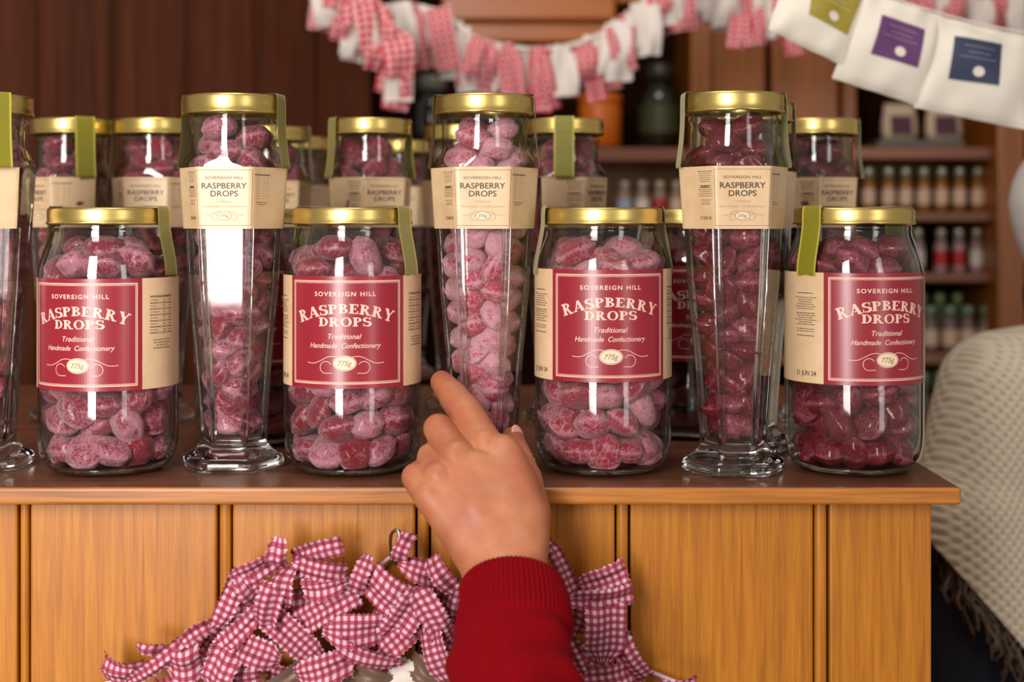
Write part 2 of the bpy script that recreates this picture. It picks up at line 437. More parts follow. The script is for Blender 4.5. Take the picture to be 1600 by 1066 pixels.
class Print:
    """flat artwork (u to the right, v up) that is laid onto a label surface"""
    def __init__(s): s.V, s.F, s.M, s.O = [], [], [], []
    def add(s, VF, mi, off=0.00012):
        V, Fc = VF; o = len(s.V)
        for (a, b) in V: s.V.append((a, b)); s.O.append(off)
        for f in Fc: s.F.append(tuple(i+o for i in f)); s.M.append(mi)
    def rect(s, u0, v0, u1, v1, mi, off=0.00012):
        n = max(1, int(math.ceil(abs(u1-u0)/0.002))); V, Fc = [], []
        for k in range(n+1):
            u = u0+(u1-u0)*k/n; V += [(u, v0), (u, v1)]
        for k in range(n): Fc.append((2*k, 2*k+2, 2*k+3, 2*k+1))
        s.add((V, Fc), mi, off)
    def frame(s, hu, hv, t_, mi, off=0.00012):
        s.rect(-hu, hv-t_, hu, hv, mi, off); s.rect(-hu, -hv, hu, -hv+t_, mi, off)
        s.rect(-hu, -hv, -hu+t_, hv, mi, off); s.rect(hu-t_, -hv, hu, hv, mi, off)
    def curve(s, pts, w_, mi, off=0.00014):
        polys = strk(pts, w_); V, Fc = [], []
        for p in polys: o = len(V); V += p; Fc.append((o, o+1, o+2, o+3))
        s.add((V, Fc), mi, off)
    def ell(s, cx, cy, rx, ry, mi, off, n=28):
        V, Fc = [], []
        for k in range(n+1):
            a = PI*k/n; V += [(cx-rx*math.cos(a), cy-ry*math.sin(a)), (cx-rx*math.cos(a), cy+ry*math.sin(a))]
        for k in range(n): Fc.append((2*k, 2*k+2, 2*k+3, 2*k+1))
        s.add((V, Fc), mi, off)
    def scribble(s, u0, u1, v, h, mi, rnd, al='l'):
        """a line of print too small to read: short dashes"""
        L = u1-u0; e = u1 if al == 'f' else u0+L*rnd.uniform(0.55, 1.0)
        if al == 'c': sh = (u1-e)/2
        else: sh = 0
        u = u0+sh; e += sh
        while u < e-0.0004:
            w_ = rnd.uniform(0.0012, 0.0036); w_ = min(w_, e-u)
            s.rect(u, v, u+w_, v+h, mi); u += w_+0.0005
    def swash(s, cx, cy, k, mi, wd):
        for sg in (-1, 1):
            pts = [(cx+sg*k*x, cy+k*y) for x, y in
                   [(.32, .30), (.55, .42), (.85, .46), (1.2, .40), (1.6, .20), (2.0, .02), (2.35, -.02), (2.7, .02)]]
            s.curve(smooth_pts(pts), wd, mi)
            pts = []
            for j in range(15):
                a = math.radians(100+j*15); pts.append((cx+sg*k*(1.35+.42*math.cos(math.radians(180)-a+math.radians(180))*1), cy+k*(-.28+.42*math.sin(a)*1)))
            pts = [(cx+sg*k*(1.30-.40*math.cos(math.radians(a))), cy+k*(-.28+.40*math.sin(math.radians(a)))) for a in range(20, 265, 12)]
            pts = [(cx+sg*k*(1.30+.40*math.cos(math.radians(a))), cy+k*(-.28+.40*math.sin(math.radians(a)))) for a in range(150, -100, -12)]
            pts.append((cx+sg*k*0.85, cy-k*.66))
            s.curve(pts, wd, mi)
    def build(s, name, surf, mats, parent):
        V = [surf(u, v, o) for (u, v), o in zip(s.V, s.O)]
        return new_mesh(name, V, s.F, mats, False, s.M)
def smooth_pts(pts, n=4):
    out = []
    P2 = [pts[0]]+list(pts)+[pts[-1]]
    for i in range(1, len(P2)-2):
        p0, p1, p2, p3 = [np.array(p, float) for p in P2[i-1:i+3]]
        for k in range(n):
            t_ = k/n
            out.append(tuple(0.5*((2*p1)+(-p0+p2)*t_+(2*p0-5*p1+4*p2-p3)*t_**2+(-p0+3*p1-3*p2+p3)*t_**3)))
    out.append(tuple(pts[-1])); return out

PM = [M['pale_print'], M['grey_print'], M['dark_print'], M['faint_print'], M['oval_fill'], M['red_paper'], M['cream_paper']]
rnd = random.Random(3)
# artwork of the round jars' label
A = Print()
A.rect(-.0468, -.0406, .0468, .0406, 5, 0.00008)
A.frame(.0432, .0374, .0006, 0, .0002); A.frame(.0416, .0358, .00025, 0, .0002)
for k in range(-54, 55):
    u = k*.00078
    for v in (.0360, -.0370): A.rect(u-.00018, v, u+.00018, v+.0011, 0, .0002)
for k in range(-46, 47):
    v = k*.00078
    for u in (-.0430, .0417): A.rect(u, v-.00018, u+.0012, v+.00018, 0, .0002)
A.add(text2d('SOVEREIGN HILL', .0030, .0455, 0, .0262, bold=.022, spacing=1.25), 0, .0002)
A.add(slab_word('RASPBERRY', .0068, .0745, .0138, 4.9, .32), 0, .0002)
A.add(slab_word('DROPS', .0064, .0390, .0044), 0, .0002)
A.add(text2d('Traditional', .0036, .0245, 0, -.0046, shear=.28, bold=.008), 0, .0002)
A.add(text2d('Handmade  Confectionery', .0035, .0535, 0, -.0112, shear=.28, bold=.008), 0, .0002)
A.swash(0, -.0222, .0108, 0, .00042)
A.ell(0, -.0222, .0086, .0056, 0, .0002); A.ell(0, -.0222, .0080, .0050, 1, .00024); A.ell(0, -.0222, .0077, .0047, 4, .00028)
A.add(text2d('775g', .0036, .0105, 0, -.0240, shear=.3), 1, .00034)
for k, n_ in enumerate([1, 6, 0, 1, 5, 0, 1, 1]):      # small print of the left wing
    pass
v = .025
for grp in (1, 0, 6, 0, 1, 5, 0, 2, 0, 1):
    for j in range(max(grp, 1)):
        if grp: A.scribble(-.0745, -.0520, v, .0006, 1 if grp != 1 else 2, rnd, 'c')
        v -= .00165
A.add(text2d('21 JUN 24', .0034, .0190, -.0625, -.0352, bold=.01), 2, .0002)
A.add(text2d('NUTRITIONAL INFORMATION', .0014, .0230, .0650, .0262, bold=.02), 2, .0002)
v = .0240
for k in range(12):
    if k % 2: A.rect(.0530, v-.0004, .0770, v+.0011, 3, .0001)
    A.scribble(.0535, .0630, v, .0006, 1, rnd); A.scribble(.0660, .0700, v, .0006, 1, rnd); A.scribble(.0725, .0765, v, .0006, 1, rnd)
    v -= .0022
for k in range(4):
    A.scribble(.0540, .0765, v-.003, .0006, 2 if k == 3 else 1, rnd, 'c'); v -= .0020
# artwork of the tall jars' label
B = Print()
B.frame(.0204, .0207, .0003, 1, .0002)
B.add(text2d('SOVEREIGN HILL', .0020, .0270, 0, .0138, bold=.012), 1, .0002)
B.add(text2d('RASPBERRY', .0041, .0322, 0, .0068, bold=.012), 2, .0002)
B.add(text2d('DROPS', .0041, .0198, 0, .0010, bold=.012), 2, .0002)
B.add(text2d('Traditional', .0019, .0120, 0, -.0036, shear=.25), 3, .0002)
B.add(text2d('Handmade Confectionery', .0019, .0330, 0, -.0072, shear=.25), 3, .0002)
B.swash(0, -.0128, .0055, 1, .00022)
B.ell(0, -.0134, .0054, .0032, 1, .0002); B.ell(0, -.0134, .0051, .0029, 4, .00024)
B.add(text2d('375g', .0021, .0068, 0, -.0144, shear=.25), 2, .0003)
v = .0190
for grp in (1, 5, 0, 1, 5, 0, 2, 1):
    for j in range(max(grp, 1)):
        if grp: B.scribble(-.0380, -.0225, v, .00045, 1 if grp != 1 else 2, rnd, 'c')
        v -= .00150
B.add(text2d('INGREDIENTS', .0013, .0090, -.0302, .0073, bold=.02), 2, .0002)
B.add(text2d('27 JUN 24', .0022, .0125, -.0305, -.0160, bold=.01), 2, .0002)
B.add(text2d('NUTRITIONAL INFORMATION', .0011, .0165, .0310, .0165, bold=.02), 2, .0002)
v = .0145
for k in range(9):
    B.scribble(.0245, .0300, v, .0005, 3, rnd); B.scribble(.0320, .0350, v, .0005, 3, rnd); B.scribble(.0360, .0385, v, .0005, 3, rnd); v -= .0019
for k in range(2): B.scribble(.0235, .0390, v-.001, .0005, 1, rnd, 'c'); v -= .0016

# ------------------------------------------------------------------ jars
RB = .0515
RL = RB+.0003
def surf_round(u, v, off=0):
    a = -PI/2+u/RL; return ((RL+off)*math.cos(a), (RL+off)*math.sin(a), v)
def hexf(a, p=26.0):
    """radius of a unit-corner hexagon (flat side to -Y) with softened corners"""
    s = 0
    for k in range(6):
        c = math.cos(a+PI/2-k*PI/3)
        if c > 0: s += c**p
    return 0.866*s**(-1/p)
ZT0, ZT1, RT0, RT1 = .1815, .2275, .0382, .0412     # tall label bottom/top
def surf_tall(u, v, off=0):
    zc = (ZT0+ZT1)/2; z = zc+v; R = RT0+(RT1-RT0)*(z-ZT0)/(ZT1-ZT0)+.0007+off
    k = R/((RT0+RT1)/2); Rm = (RT0+RT1)/2
    # walk round the hexagon
    a = abs(u)/Rm; sg = 1 if u >= 0 else -1
    c = 0.5
    if a <= c: x, y = a, -0.866
    elif a <= 1.5: x, y = .5+(a-.5)*.5, -.866+(a-.5)*.866
    else: x, y = 1-(a-1.5)*.5, (a-1.5)*.866
    # soften the corner slightly
    r0 = math.hypot(x, y); an = math.atan2(y, x); r1 = hexf(an, 40)
    r = min(r0, r1)
    return (sg*x/r0*r*R, y/r0*r*R, v)
def label_mesh(name, surf, u0, u1, hv, m, du=.0012):
    n = int((u1-u0)/du); V, Fc = [], []
    for k in range(n+1):
        u = u0+(u1-u0)*k/n
        for v in (-hv, -hv/2, 0, hv/2, hv): V.append(surf(u, v, 0))
    for k in range(n):
        for j in range(4): Fc.append((k*5+j, (k+1)*5+j, (k+1)*5+j+1, k*5+j+1))
    me = new_mesh(name, V, Fc, [m], True); return me
def lid(R, z0, h, m, parent):
    pr = [(R-.0016, z0+.0012), (R-.0004, z0), (R+.0006, z0+.0006), (R+.0006, z0+.0018), (R-.0001, z0+.0026), (R, z0+h*.55),
          (R, z0+h-.0022), (R-.0005, z0+h-.0008), (R-.0018, z0+h-.0001), (R-.0034, z0+h), (R-.0048, z0+h-.0008), (R-.009, z0+h-.0012), (R*.55, z0+h-.0009), (R*.15, z0+h-.0008), (.0002, z0+h-.0008)]
    def sh(a, i):   # twist-off lugs: the rolled edge dips in between
        return 1.0
    V, Fc = lathe(pr, 96, close_top=True)
    V = [list(v) for v in V]
    for i in range(3*96):
        a = math.atan2(V[i][1], V[i][0]); V[i][2] += .0007*max(0, math.cos(4*a))**6
    o = obj('lid', new_mesh('lid', V, Fc, [m], True), parent)
    return o
def ribbon_mesh(half, w_=.0185):
    pts = smooth_pts([(-r, z) for r, z in half]+[(r, z) for r, z in half[::-1][1:]], 5)
    V, uv, Fc = [], [], []; L = 0; n = 6
    for i, (x, z) in enumerate(pts):
        if i: L += math.hypot(x-pts[i-1][0], z-pts[i-1][1])
        for k in range(n+1):
            s_ = k/n; V.append((x, (s_-.5)*w_, z)); uv.append((s_, L))
    for i in range(len(pts)-1):
        for k in range(n): a = i*(n+1)+k; Fc.append((a, a+1, a+n+2, a+n+1))
    return new_mesh('ribbon', V, Fc, [M['ribbon']], True, None, uv)

# round jar
prof_r = [(.030, .0004), (.038, .0008), (.0430, .0028), (.0470, .0070), (.0498, .0130), (.0511, .0200), (.0515, .0280), (.0515, .0600), (.0515, .1450),
          (.0511, .1500), (.0498, .1560), (.0474, .1640), (.0450, .1710), (.0432, .1755), (.0424, .1790), (.0424, .1810), (.0430, .1822), (.0424, .1835), (.0418, .1850), (.0418, .1930)]
prof_ri = [(.0005, .0075), (.030, .0070), (.0405, .0090), (.0455, .0140), (.0478, .0210), (.0487, .0290), (.0487, .1440), (.0482, .1500), (.0466, .1570), (.0436, .1650), (.0412, .1720), (.0396, .1780), (.0392, .1920)]
def build_round():
    r = empty('sweet_jar')
    V, Fc = lathe(prof_r, 64); obj('glass_body', new_mesh('glass_body', V, Fc, [M['glass']], True), r)
    g = kids_last()
    V, Fc = lathe(prof_ri, 64); obj('inner_glass', new_mesh('inner_glass', V, Fc, [M['glass_in']], True), g)
    V, Fc = lathe([(.0300, .0003), (.0370, .0006), (.0425, .0030), (.0455, .0058), (.0440, .0066), (.030, .0062), (.0005, .0060)], 64, close_bot=True, close_top=True)
    obj('glass_base', new_mesh('glass_base', V, Fc, [M['solid_glass']], True), r)
    lid(.0447, .1845, .0128, M['gold'], r)
    lb = obj('paper_label', label_mesh('paper_label', surf_round, -.120, .120, .0406, M['cream_paper'], .0020), r, (0, 0, .1085))
    obj('label_print', A.build('label_print', surf_round, PM, lb), lb)
    rb = obj('ribbon', ribbon_mesh([(.0517, .1470), (.0519, .1500), (.0508, .1590), (.0478, .1740), (.0462, .1840), (.0458, .1940), (.0446, .1982), (.0400, .1984), (.0200, .1978), (.0, .1976)]), r)
    return r
def kids_last(): return COL.objects[-1]
prof_t = [(.0262, .0200, 1), (.0262, .0260, 1), (.0272, .0420, 1), (.0292, .0700, 1), (.0355, .1370, 1), (.0382, .1815, 1), (.0412, .2275, 1),
          (.0410, .2295, .95), (.0375, .2350, .6), (.0338, .2400, .15), (.0326, .2425, 0), (.0324, .2560, 0), (.0326, .2600, 0), (.0338, .2615, 0), (.0338, .2640, 0), (.0326, .2655, 0), (.0326, .2780, 0)]
prof_ti = [(.0005, .0250, 1), (.0180, .0250, 1), (.0215, .0275, 1), (.0230, .0420, 1), (.0252, .0700, 1), (.0318, .1370, 1), (.0346, .1815, 1), (.0378, .2270, 1),
           (.0368, .2300, .8), (.0335, .2365, .4), (.0306, .2420, .1), (.0296, .2450, 0), (.0294, .2770, 0)]
def hexlathe(prof, n=96, p=26, **kw):
    def sh(a, i):
        k = prof[i][2]; return hexf(a, p)*k+(1-k)*1.0
    return lathe([(r, z) for r, z, _ in prof], n, shape=sh, **kw)
prof_foot = [(.0330, .0, 1), (.0385, .0006, 1), (.0404, .0026, 1), (.0408, .0058, 1), (.0396, .0090, 1), (.0360, .0112, 1), (.0318, .0134, 1), (.0284, .0170, 1), (.0264, .0205, 1), (.0255, .0232, 1), (.0200, .0236, 1), (.0005, .0232, 1)]
def build_tall():
    r = empty('sweet_jar')
    V, Fc = hexlathe(prof_t); g = obj('glass_body', new_mesh('glass_body', V, Fc, [M['glass']], True), r)
    V, Fc = hexlathe(prof_ti, p=18); obj('inner_glass', new_mesh('inner_glass', V, Fc, [M['glass_in']], True), g)
    rib = []
    for k6 in range(6):
        c0 = -PI/2+PI/6+k6*PI/3; zs = [.0215, .0300, .0420, .0700, .1000, .1370, .1700, .2000, .2270]; Vr, Fr = [], []; m_ = 9
        for z in zs:
            Ro = float(np.interp(z, [p[1] for p in prof_t], [p[0] for p in prof_t]))-.0003
            Ri = float(np.interp(z, [p[1] for p in prof_ti[2:]], [p[0] for p in prof_ti[2:]]))+.0004
            for j in range(m_): a = c0+math.radians((-13+26*j/(m_-1))*(1 if k6 % 3 == 1 else .45)); rr = Ro*hexf(a); Vr.append((rr*math.cos(a), rr*math.sin(a), z))
            for j in range(m_)[::-1]: a = c0+math.radians((-9+18*j/(m_-1))*(1 if k6 % 3 == 1 else .45)); rr = min(Ri*hexf(a, 18), Ro*hexf(a)-.0012); Vr.append((rr*math.cos(a), rr*math.sin(a), z))
        M2 = 2*m_
        for i in range(len(zs)-1):
            for j in range(M2): Fr.append((i*M2+j, i*M2+(j+1) % M2, (i+1)*M2+(j+1) % M2, (i+1)*M2+j))
        Fr += [tuple(range(M2-1, -1, -1)), tuple(range((len(zs)-1)*M2, len(zs)*M2))]; rib.append((Vr, Fr))
    V, Fc = merge(*rib); obj('corner_glass', new_mesh('corner_glass', V, Fc, [M['solid_glass']], True), g)
    V, Fc = hexlathe(prof_foot, p=14, close_bot=True, close_top=True); obj('glass_foot', new_mesh('glass_foot', V, Fc, [M['solid_glass']], True), r)
    lid(.0375, .2675, .0148, M['gold'], r)
    lb = obj('paper_label', label_mesh('paper_label', surf_tall, -.0598, .0598, .0229, M['cream_paper'], .0010), r, (0, 0, (ZT0+ZT1)/2))
    obj('label_print', B.build('label_print', surf_tall, PM, lb), lb)
    obj('ribbon', ribbon_mesh([(.0416, .2270), (.0420, .2290), (.0412, .2350), (.0396, .2480), (.0388, .2620), (.0386, .2760), (.0378, .2826), (.0340, .2832), (.0160, .2826), (.0, .2824)]), r)
    return r

# ------------------------------------------------------------------ sweets
def pack(Rf, z0, n, r, seed, hexa, iters=420):
    g = np.random.default_rng(seed)
    zs = z0+r+np.sort(g.random(n))*0.26; a = g.random(n)*2*PI; rr = np.sqrt(g.random(n))*.02
    X = np.stack([rr*np.cos(a), rr*np.sin(a), zs], 1)
    for it in range(iters):
        X[:, 2] -= 0.0008*(1 if it < iters*0.85 else 0.15)
        for _ in range(3):
            D = X[:, None]-X[None]; d = np.linalg.norm(D, axis=2)+np.eye(n)*9
            ov = np.clip(2*r-d, 0, None)
            X += (D/d[..., None]*ov[..., None]*0.35).sum(1)
            X[:, 2] = np.maximum(X[:, 2], z0+r*.9)
            if hexa:
                for k6 in range(6):
                    an = -PI/2+k6*PI/3; nx, ny = math.cos(an), math.sin(an)
                    ex = np.clip(X[:, 0]*nx+X[:, 1]*ny-(np.array([Rf(z) for z in X[:, 2]])*.866-r*.98), 0, None)
                    X[:, 0] -= ex*nx; X[:, 1] -= ex*ny
            q_ = np.hypot(X[:, 0], X[:, 1])+1e-9; lim = np.array([Rf(z) for z in X[:, 2]])-r*.98
            k = np.minimum(1, lim/q_); X[:, 0] *= k; X[:, 1] *= k
    return X
interp = lambda pr, f=1.0: (lambda z: f*float(np.interp(z, [p[1] for p in pr], [p[0] for p in pr])))
R_IN = interp([(.0360, .009), (.0415, .013), (.0452, .022), (.0458, .030), (.0458, .144), (.0432, .157), (.0382, .175), (.0375, .2)])
T_IN = interp([(p[0]*.95-.0006, p[1]) for p in prof_ti[3:]])
def rotm(g):
    m = Matrix.Rotation(g.random()*2*PI, 3, 'Z') @ Matrix.Rotation(g.uniform(-1.2, 1.2), 3, 'X') @ Matrix.Rotation(g.random()*2*PI, 3, 'Z')
    return m
packs = {'R': [], 'T': []}
for kind, Rf, z0, n, r, zmax in (('R', R_IN, .0078, 128, .0114, .171), ('T', T_IN, .0262, 90, .0102, .264)):
    for sd in (1, 2):
        X = pack(Rf, z0, n, r, sd+10, kind == 'T')
        g = random.Random(sd)
        packs[kind].append([(Vector(x), rotm(g), g.uniform(.90, 1.06)*r/.0101, g.randrange(3)) for x in X if x[2] < zmax])
def candy_mesh(var, sub):
    bm = bmesh.new(); bmesh.ops.create_icosphere(bm, subdivisions=sub, radius=1)
    g = random.Random(var*7+1); ph = [g.uniform(0, 6) for _ in range(6)]
    for v in bm.verts:
        c = v.co; rim = math.exp(-(c.z/.13)**2)
        a = math.atan2(c.y, c.x)
        f = 1+.07*math.sin(2.3*c.x+ph[0])*math.sin(2.7*c.y+ph[1])+.04*math.sin(5*c.z+3*c.x+ph[2])
        f += .035*abs(math.sin(3.5*a+ph[3]))*(1-abs(c.z)) - .04*abs(math.sin(4*c.x+2*c.y+ph[4]))*abs(c.z)
        sq = (abs(c.x)**3+abs(c.y)**3+abs(c.z)**3)**(-1/3)
        f *= .55+.45*sq
        v.co = Vector((c.x*.0124*f*(1+.06*rim), c.y*.0114*f*(1+.06*rim), c.z*.0093*f))
    rim_ = [math.exp(-(v.co.z/.0016)**2) for v in bm.verts]
    me = bpy.data.meshes.new('raspberry_drop'); bm.to_mesh(me); bm.free()
    at = me.attributes.new('rim', 'FLOAT', 'POINT'); at.data.foreach_set('value', rim_)
    me.polygons.foreach_set('use_smooth', [True]*len(me.polygons))
    return me
CM = ['candy_mauve', 'candy_pink', 'candy_dark', 'candy_rose']
cmeshes = {}
for v_ in range(3):
    base = candy_mesh(v_, 4)
    for mn in CM:
        me = base.copy(); me.materials.append(M[mn]); cmeshes[(v_, mn)] = me
lowmesh = [candy_mesh(v_, 3) for v_ in range(3)]

round_proto = build_round(); tall_proto = build_tall()
used = {'R': False, 'T': False}
# kind, pixel x of the centre, distance, label turn (deg), ribbon turn (deg), label dz, sweets, label text, where
JARS = [
 ('R', 170, 1.076, -9, -14, -.0036, 'candy_mauve', 'round gold-lidded jar with red RASPBERRY DROPS label, leftmost of the front row', 'in the leftmost round jar'),
 ('T', 365, 1.085, 0, -12, 0, 'candy_mauve', 'tall faceted jar with bright window glare, between the two left round jars', 'in the tall jar with the window glare'),
 ('R', 551, 1.076, 0, -27, -.0016, 'candy_mauve', 'round jar with red label standing just left of the reaching hand', 'in the round jar left of the hand'),
 ('T', 757, 1.085, -1, -4, 0, 'candy_pink', 'tall jar of pale pink sweets that the hand is grasping', 'in the tall jar held by the hand'),
 ('R', 942, 1.076, 3, -172, .0030, 'candy_rose', 'round jar with red label standing just right of the reaching hand', 'in the round jar right of the hand'),
 ('T', 1146, 1.068, 2, 4, 0, 'candy_dark', 'tall faceted jar of dark red sweets between the two right round jars', 'in the tall jar of dark sweets'),
 ('R', 1334, 1.076, 14, 215, .0006, 'candy_dark', 'round jar of glossy dark sweets at the right end of the counter', 'in the rightmost round jar'),
 ('T', -28, 1.085, -30, -52, 0, 'candy_rose', 'tall jar cut by the left edge of the picture with a wide olive ribbon', 'in the tall jar at the left edge'),
 ('R', 400, 1.215, 0, 10, 0, 'candy_mauve', 'round jar mostly hidden behind the tall jar with the window glare', None),
 ('R', 1082, 1.255, 0, 0, 0, 'candy_dark', 'shaded round jar half hidden behind the tall jar of dark sweets', None),
 ('T', 1166, 1.165, 0, 0, 0, 'candy_dark', 'tall jar directly behind the tall jar of dark sweets, only its foot showing', None),
 ('T', 112, 1.335, -42, -55, 0, 'candy_mauve', 'blurred back-row tall jar with a facing olive ribbon, behind the leftmost round jar', None),
 ('T', 243, 1.335, 0, -178, 0, 'candy_rose', 'blurred back-row tall jar just left of the tall jar with window glare', None),
 ('T', 425, 1.45, 20, 0, 0, 'candy_mauve', 'far tall jar peeping out right of the tall jar with the window glare', None),
 ('T', 579, 1.335, 27, 208, 0, 'candy_rose', 'blurred tall jar with an olive ribbon behind the round jar left of the hand', None),
 ('T', 722, 1.43, 10, 180, 0, 'candy_dark', 'tall jar almost hidden behind the tall jar of pale pink sweets', None),
 ('T', 881, 1.335, 58, -92, 0, 'candy_rose', 'tall back-row jar with a bright yellow-green ribbon down its front', None),
 ('T', 1277, 1.34, 19, -4, 0, 'candy_dark', 'blurred tall jar in the back row behind the rightmost round jar', None),
 ('T', 630, 1.70, 0, 40, 0, 'candy_dark', 'farthest tall jar, its small gold lid right of the back-row jar with ribbon', None),
 ('T', 462, 1.62, 0, 60, 0, 'candy_dark', 'far tall jar with only its dim lid showing between left jars', None),
]
groups = {'R': 'round jars of raspberry drops', 'T': 'tall faceted jars of raspberry drops'}
cands, rest = [], []
for ji, (kd, px, Y, la, ra, dz, cm, lab, where) in enumerate(JARS):
    proto = round_proto if kd == 'R' else tall_proto
    if used[kd]: j = copy_tree(proto)
    else: j = proto; used[kd] = True
    x = sx_(px, Y); loc = Vector((x, Y, 0.0002)); j.location = loc
    tag(j, lab, 'jar', groups[kd])
    for ch in j.children:
        base = ch.name.split('.')[0]
        if base == 'paper_label':
            ch.rotation_euler[2] = math.radians(la)
            ch.location.z = (.1085 if kd == 'R' else (ZT0+ZT1)/2)+dz
        elif base == 'ribbon': ch.rotation_euler[2] = math.radians(ra)
        elif kd == 'T' and base in ('glass_body', 'glass_foot'): ch.rotation_euler[2] = math.radians(la if abs(la) > 0 else 0)
    pk = packs[kd][ji % 2]; rz = Matrix.Rotation(ji*1.9+.3, 3, 'Z')
    if kd == 'T': rz = Matrix.Rotation(round((ji*1.9+.3)/(PI/3))*PI/3, 3, 'Z')
    for p, m3, s_, va in pk:
        wp = rz @ p; R3 = rz @ m3
        # how much of it faces the viewer
        toc = Vector((-x, -Y)).normalized(); depth = wp.x*toc.x+wp.y*toc.y
        zl = (.1085 if kd == 'R' else (ZT0+ZT1)/2)+dz; hl = .0406 if kd == 'R' else .0229
        hidden = abs(wp.z-zl) < hl-.007
        e = (ji, loc+wp, R3, s_, va, cm, wp.z > zl)
        if where and not hidden and depth > -.012:
            if px < 0 and wp.x < .012: rest.append(e); continue
            cands.append((depth/(.048 if kd == 'R' else R_IN(.05)*.6), e))
        else: rest.append(e)
cands.sort(key=lambda c: -c[0])
rest += [c[1] for c in cands[300:]]
for sc_, (ji, lc, R3, s_, va, cm, above) in cands[:300]:
    J = JARS[ji]
    o = obj('raspberry_drop', cmeshes[(va, cm)]); o.location = lc
    o.rotation_euler = R3.to_euler(); o.scale = (s_, s_, s_)
    look = {'candy_mauve': 'sugar-dusted dusky red', 'candy_pink': 'pale pink sugared', 'candy_dark': 'dark glossy red', 'candy_rose': 'sugar-frosted rose red'}[cm]
    wh = J[8]+(' above its label' if above else ' below its label')
    tag(o, look+' raspberry drop '+wh, 'sweet', 'raspberry drops '+wh)
# everything else in the jars, one object
VV, FF, MI, SD, RM = [], [], [], [], []
lr = [np.array([d_.value for d_ in me.attributes['rim'].data]) for me in lowmesh]
lv = [np.array([v.co[:] for v in me.vertices]) for me in lowmesh]
lf = [np.array([p.vertices[:] for p in me.polygons]) for me in lowmesh]
off = 0; g = np.random.default_rng(5)
for (ji, lc, R3, s_, va, cm, above) in rest:
    Vn = lv[va]*s_ @ np.array(R3).T+np.array(lc); VV.append(Vn); RM.append(lr[va]); FF.append(lf[va]+off)
    MI += [CM.index(cm)]*len(lf[va]); SD.append(np.full(len(Vn), g.random()*3)); off += len(Vn)
VV = np.concatenate(VV); FF = np.concatenate(FF); SD = np.concatenate(SD)
me = bpy.data.meshes.new('raspberry_drop_pile')
me.vertices.add(len(VV)); me.vertices.foreach_set('co', VV.ravel().astype(np.float32))
me.loops.add(FF.size); me.loops.foreach_set('vertex_index', FF.ravel().astype(np.int32))
me.polygons.add(len(FF)); me.polygons.foreach_set('loop_start', np.arange(0, FF.size, 3, dtype=np.int32))
me.polygons.foreach_set('loop_total', np.full(len(FF), 3, np.int32))
for mn in CM: me.materials.append(M[mn])
me.update(calc_edges=True)
me.polygons.foreach_set('material_index', np.array(MI, np.int32)); me.polygons.foreach_set('use_smooth', [True]*len(FF))
at = me.attributes.new('seed', 'FLOAT', 'POINT'); at.data.foreach_set('value', SD.astype(np.float32))
at = me.attributes.new('rim', 'FLOAT', 'POINT'); at.data.foreach_set('value', np.concatenate(RM).astype(np.float32))
tag(obj('raspberry_drop_pile', me), 'the raspberry drops filling the insides and hidden sides of all the jars', 'sweets', kind='stuff')

# ------------------------------------------------------------------ bodies grown from tapering limbs
def blob(name, caps, m, voxel, smooth_it=8, parent=None, cut=None, flat=None):
    """caps: (p0, r0, p1, r1) tapering capsules, fused into one continuous skin"""
    bm = bmesh.new()
    for p0, r0, p1, r1 in caps:
        p0, p1 = Vector(p0), Vector(p1); d = p1-p0; L = d.length
        if L < 1e-6: d = Vector((0, 0, 1)); L = 1e-6
        q4 = d.normalized().to_track_quat('Z', 'Y')
        pr = []
        for k in range(7): a = -PI/2+k*PI/2/6; pr.append((r0*math.cos(a)+1e-6, r0*math.sin(a)))
        for k in range(7): a = k*PI/2/6; pr.append((r1*math.cos(a)+1e-6, L+r1*math.sin(a)))
        V, Fc = lathe(pr, 24, close_top=True, close_bot=True)
        vs = [bm.verts.new(p0+q4 @ Vector(v)) for v in V]
        for f in Fc: bm.faces.new([vs[i] for i in f])
    me = bpy.data.meshes.new('tmp'); bm.to_mesh(me); bm.free()
    o = bpy.data.objects.new('tmp', me); COL.objects.link(o)
    md = o.modifiers.new('r', 'REMESH'); md.mode = 'VOXEL'; md.voxel_size = voxel; md.use_smooth_shade = True
    sm = o.modifiers.new('s', 'SMOOTH'); sm.factor = 0.5; sm.iterations = smooth_it
    dg = bpy.context.evaluated_depsgraph_get(); ev = o.evaluated_get(dg)
    out = bpy.data.meshes.new_from_object(ev, depsgraph=dg); out.name = name
    bpy.data.objects.remove(o); bpy.data.meshes.remove(me)
    if cut:
        bm = bmesh.new(); bm.from_mesh(out)
        for co, no in cut: bmesh.ops.bisect_plane(bm, geom=bm.verts[:]+bm.edges[:]+bm.faces[:], plane_co=co, plane_no=no, clear_outer=True)
        bm.to_mesh(out); bm.free()
    out.materials.clear(); out.materials.append(m)
    out.polygons.foreach_set('use_smooth', [True]*len(out.polygons))
    return obj(name, out, parent)

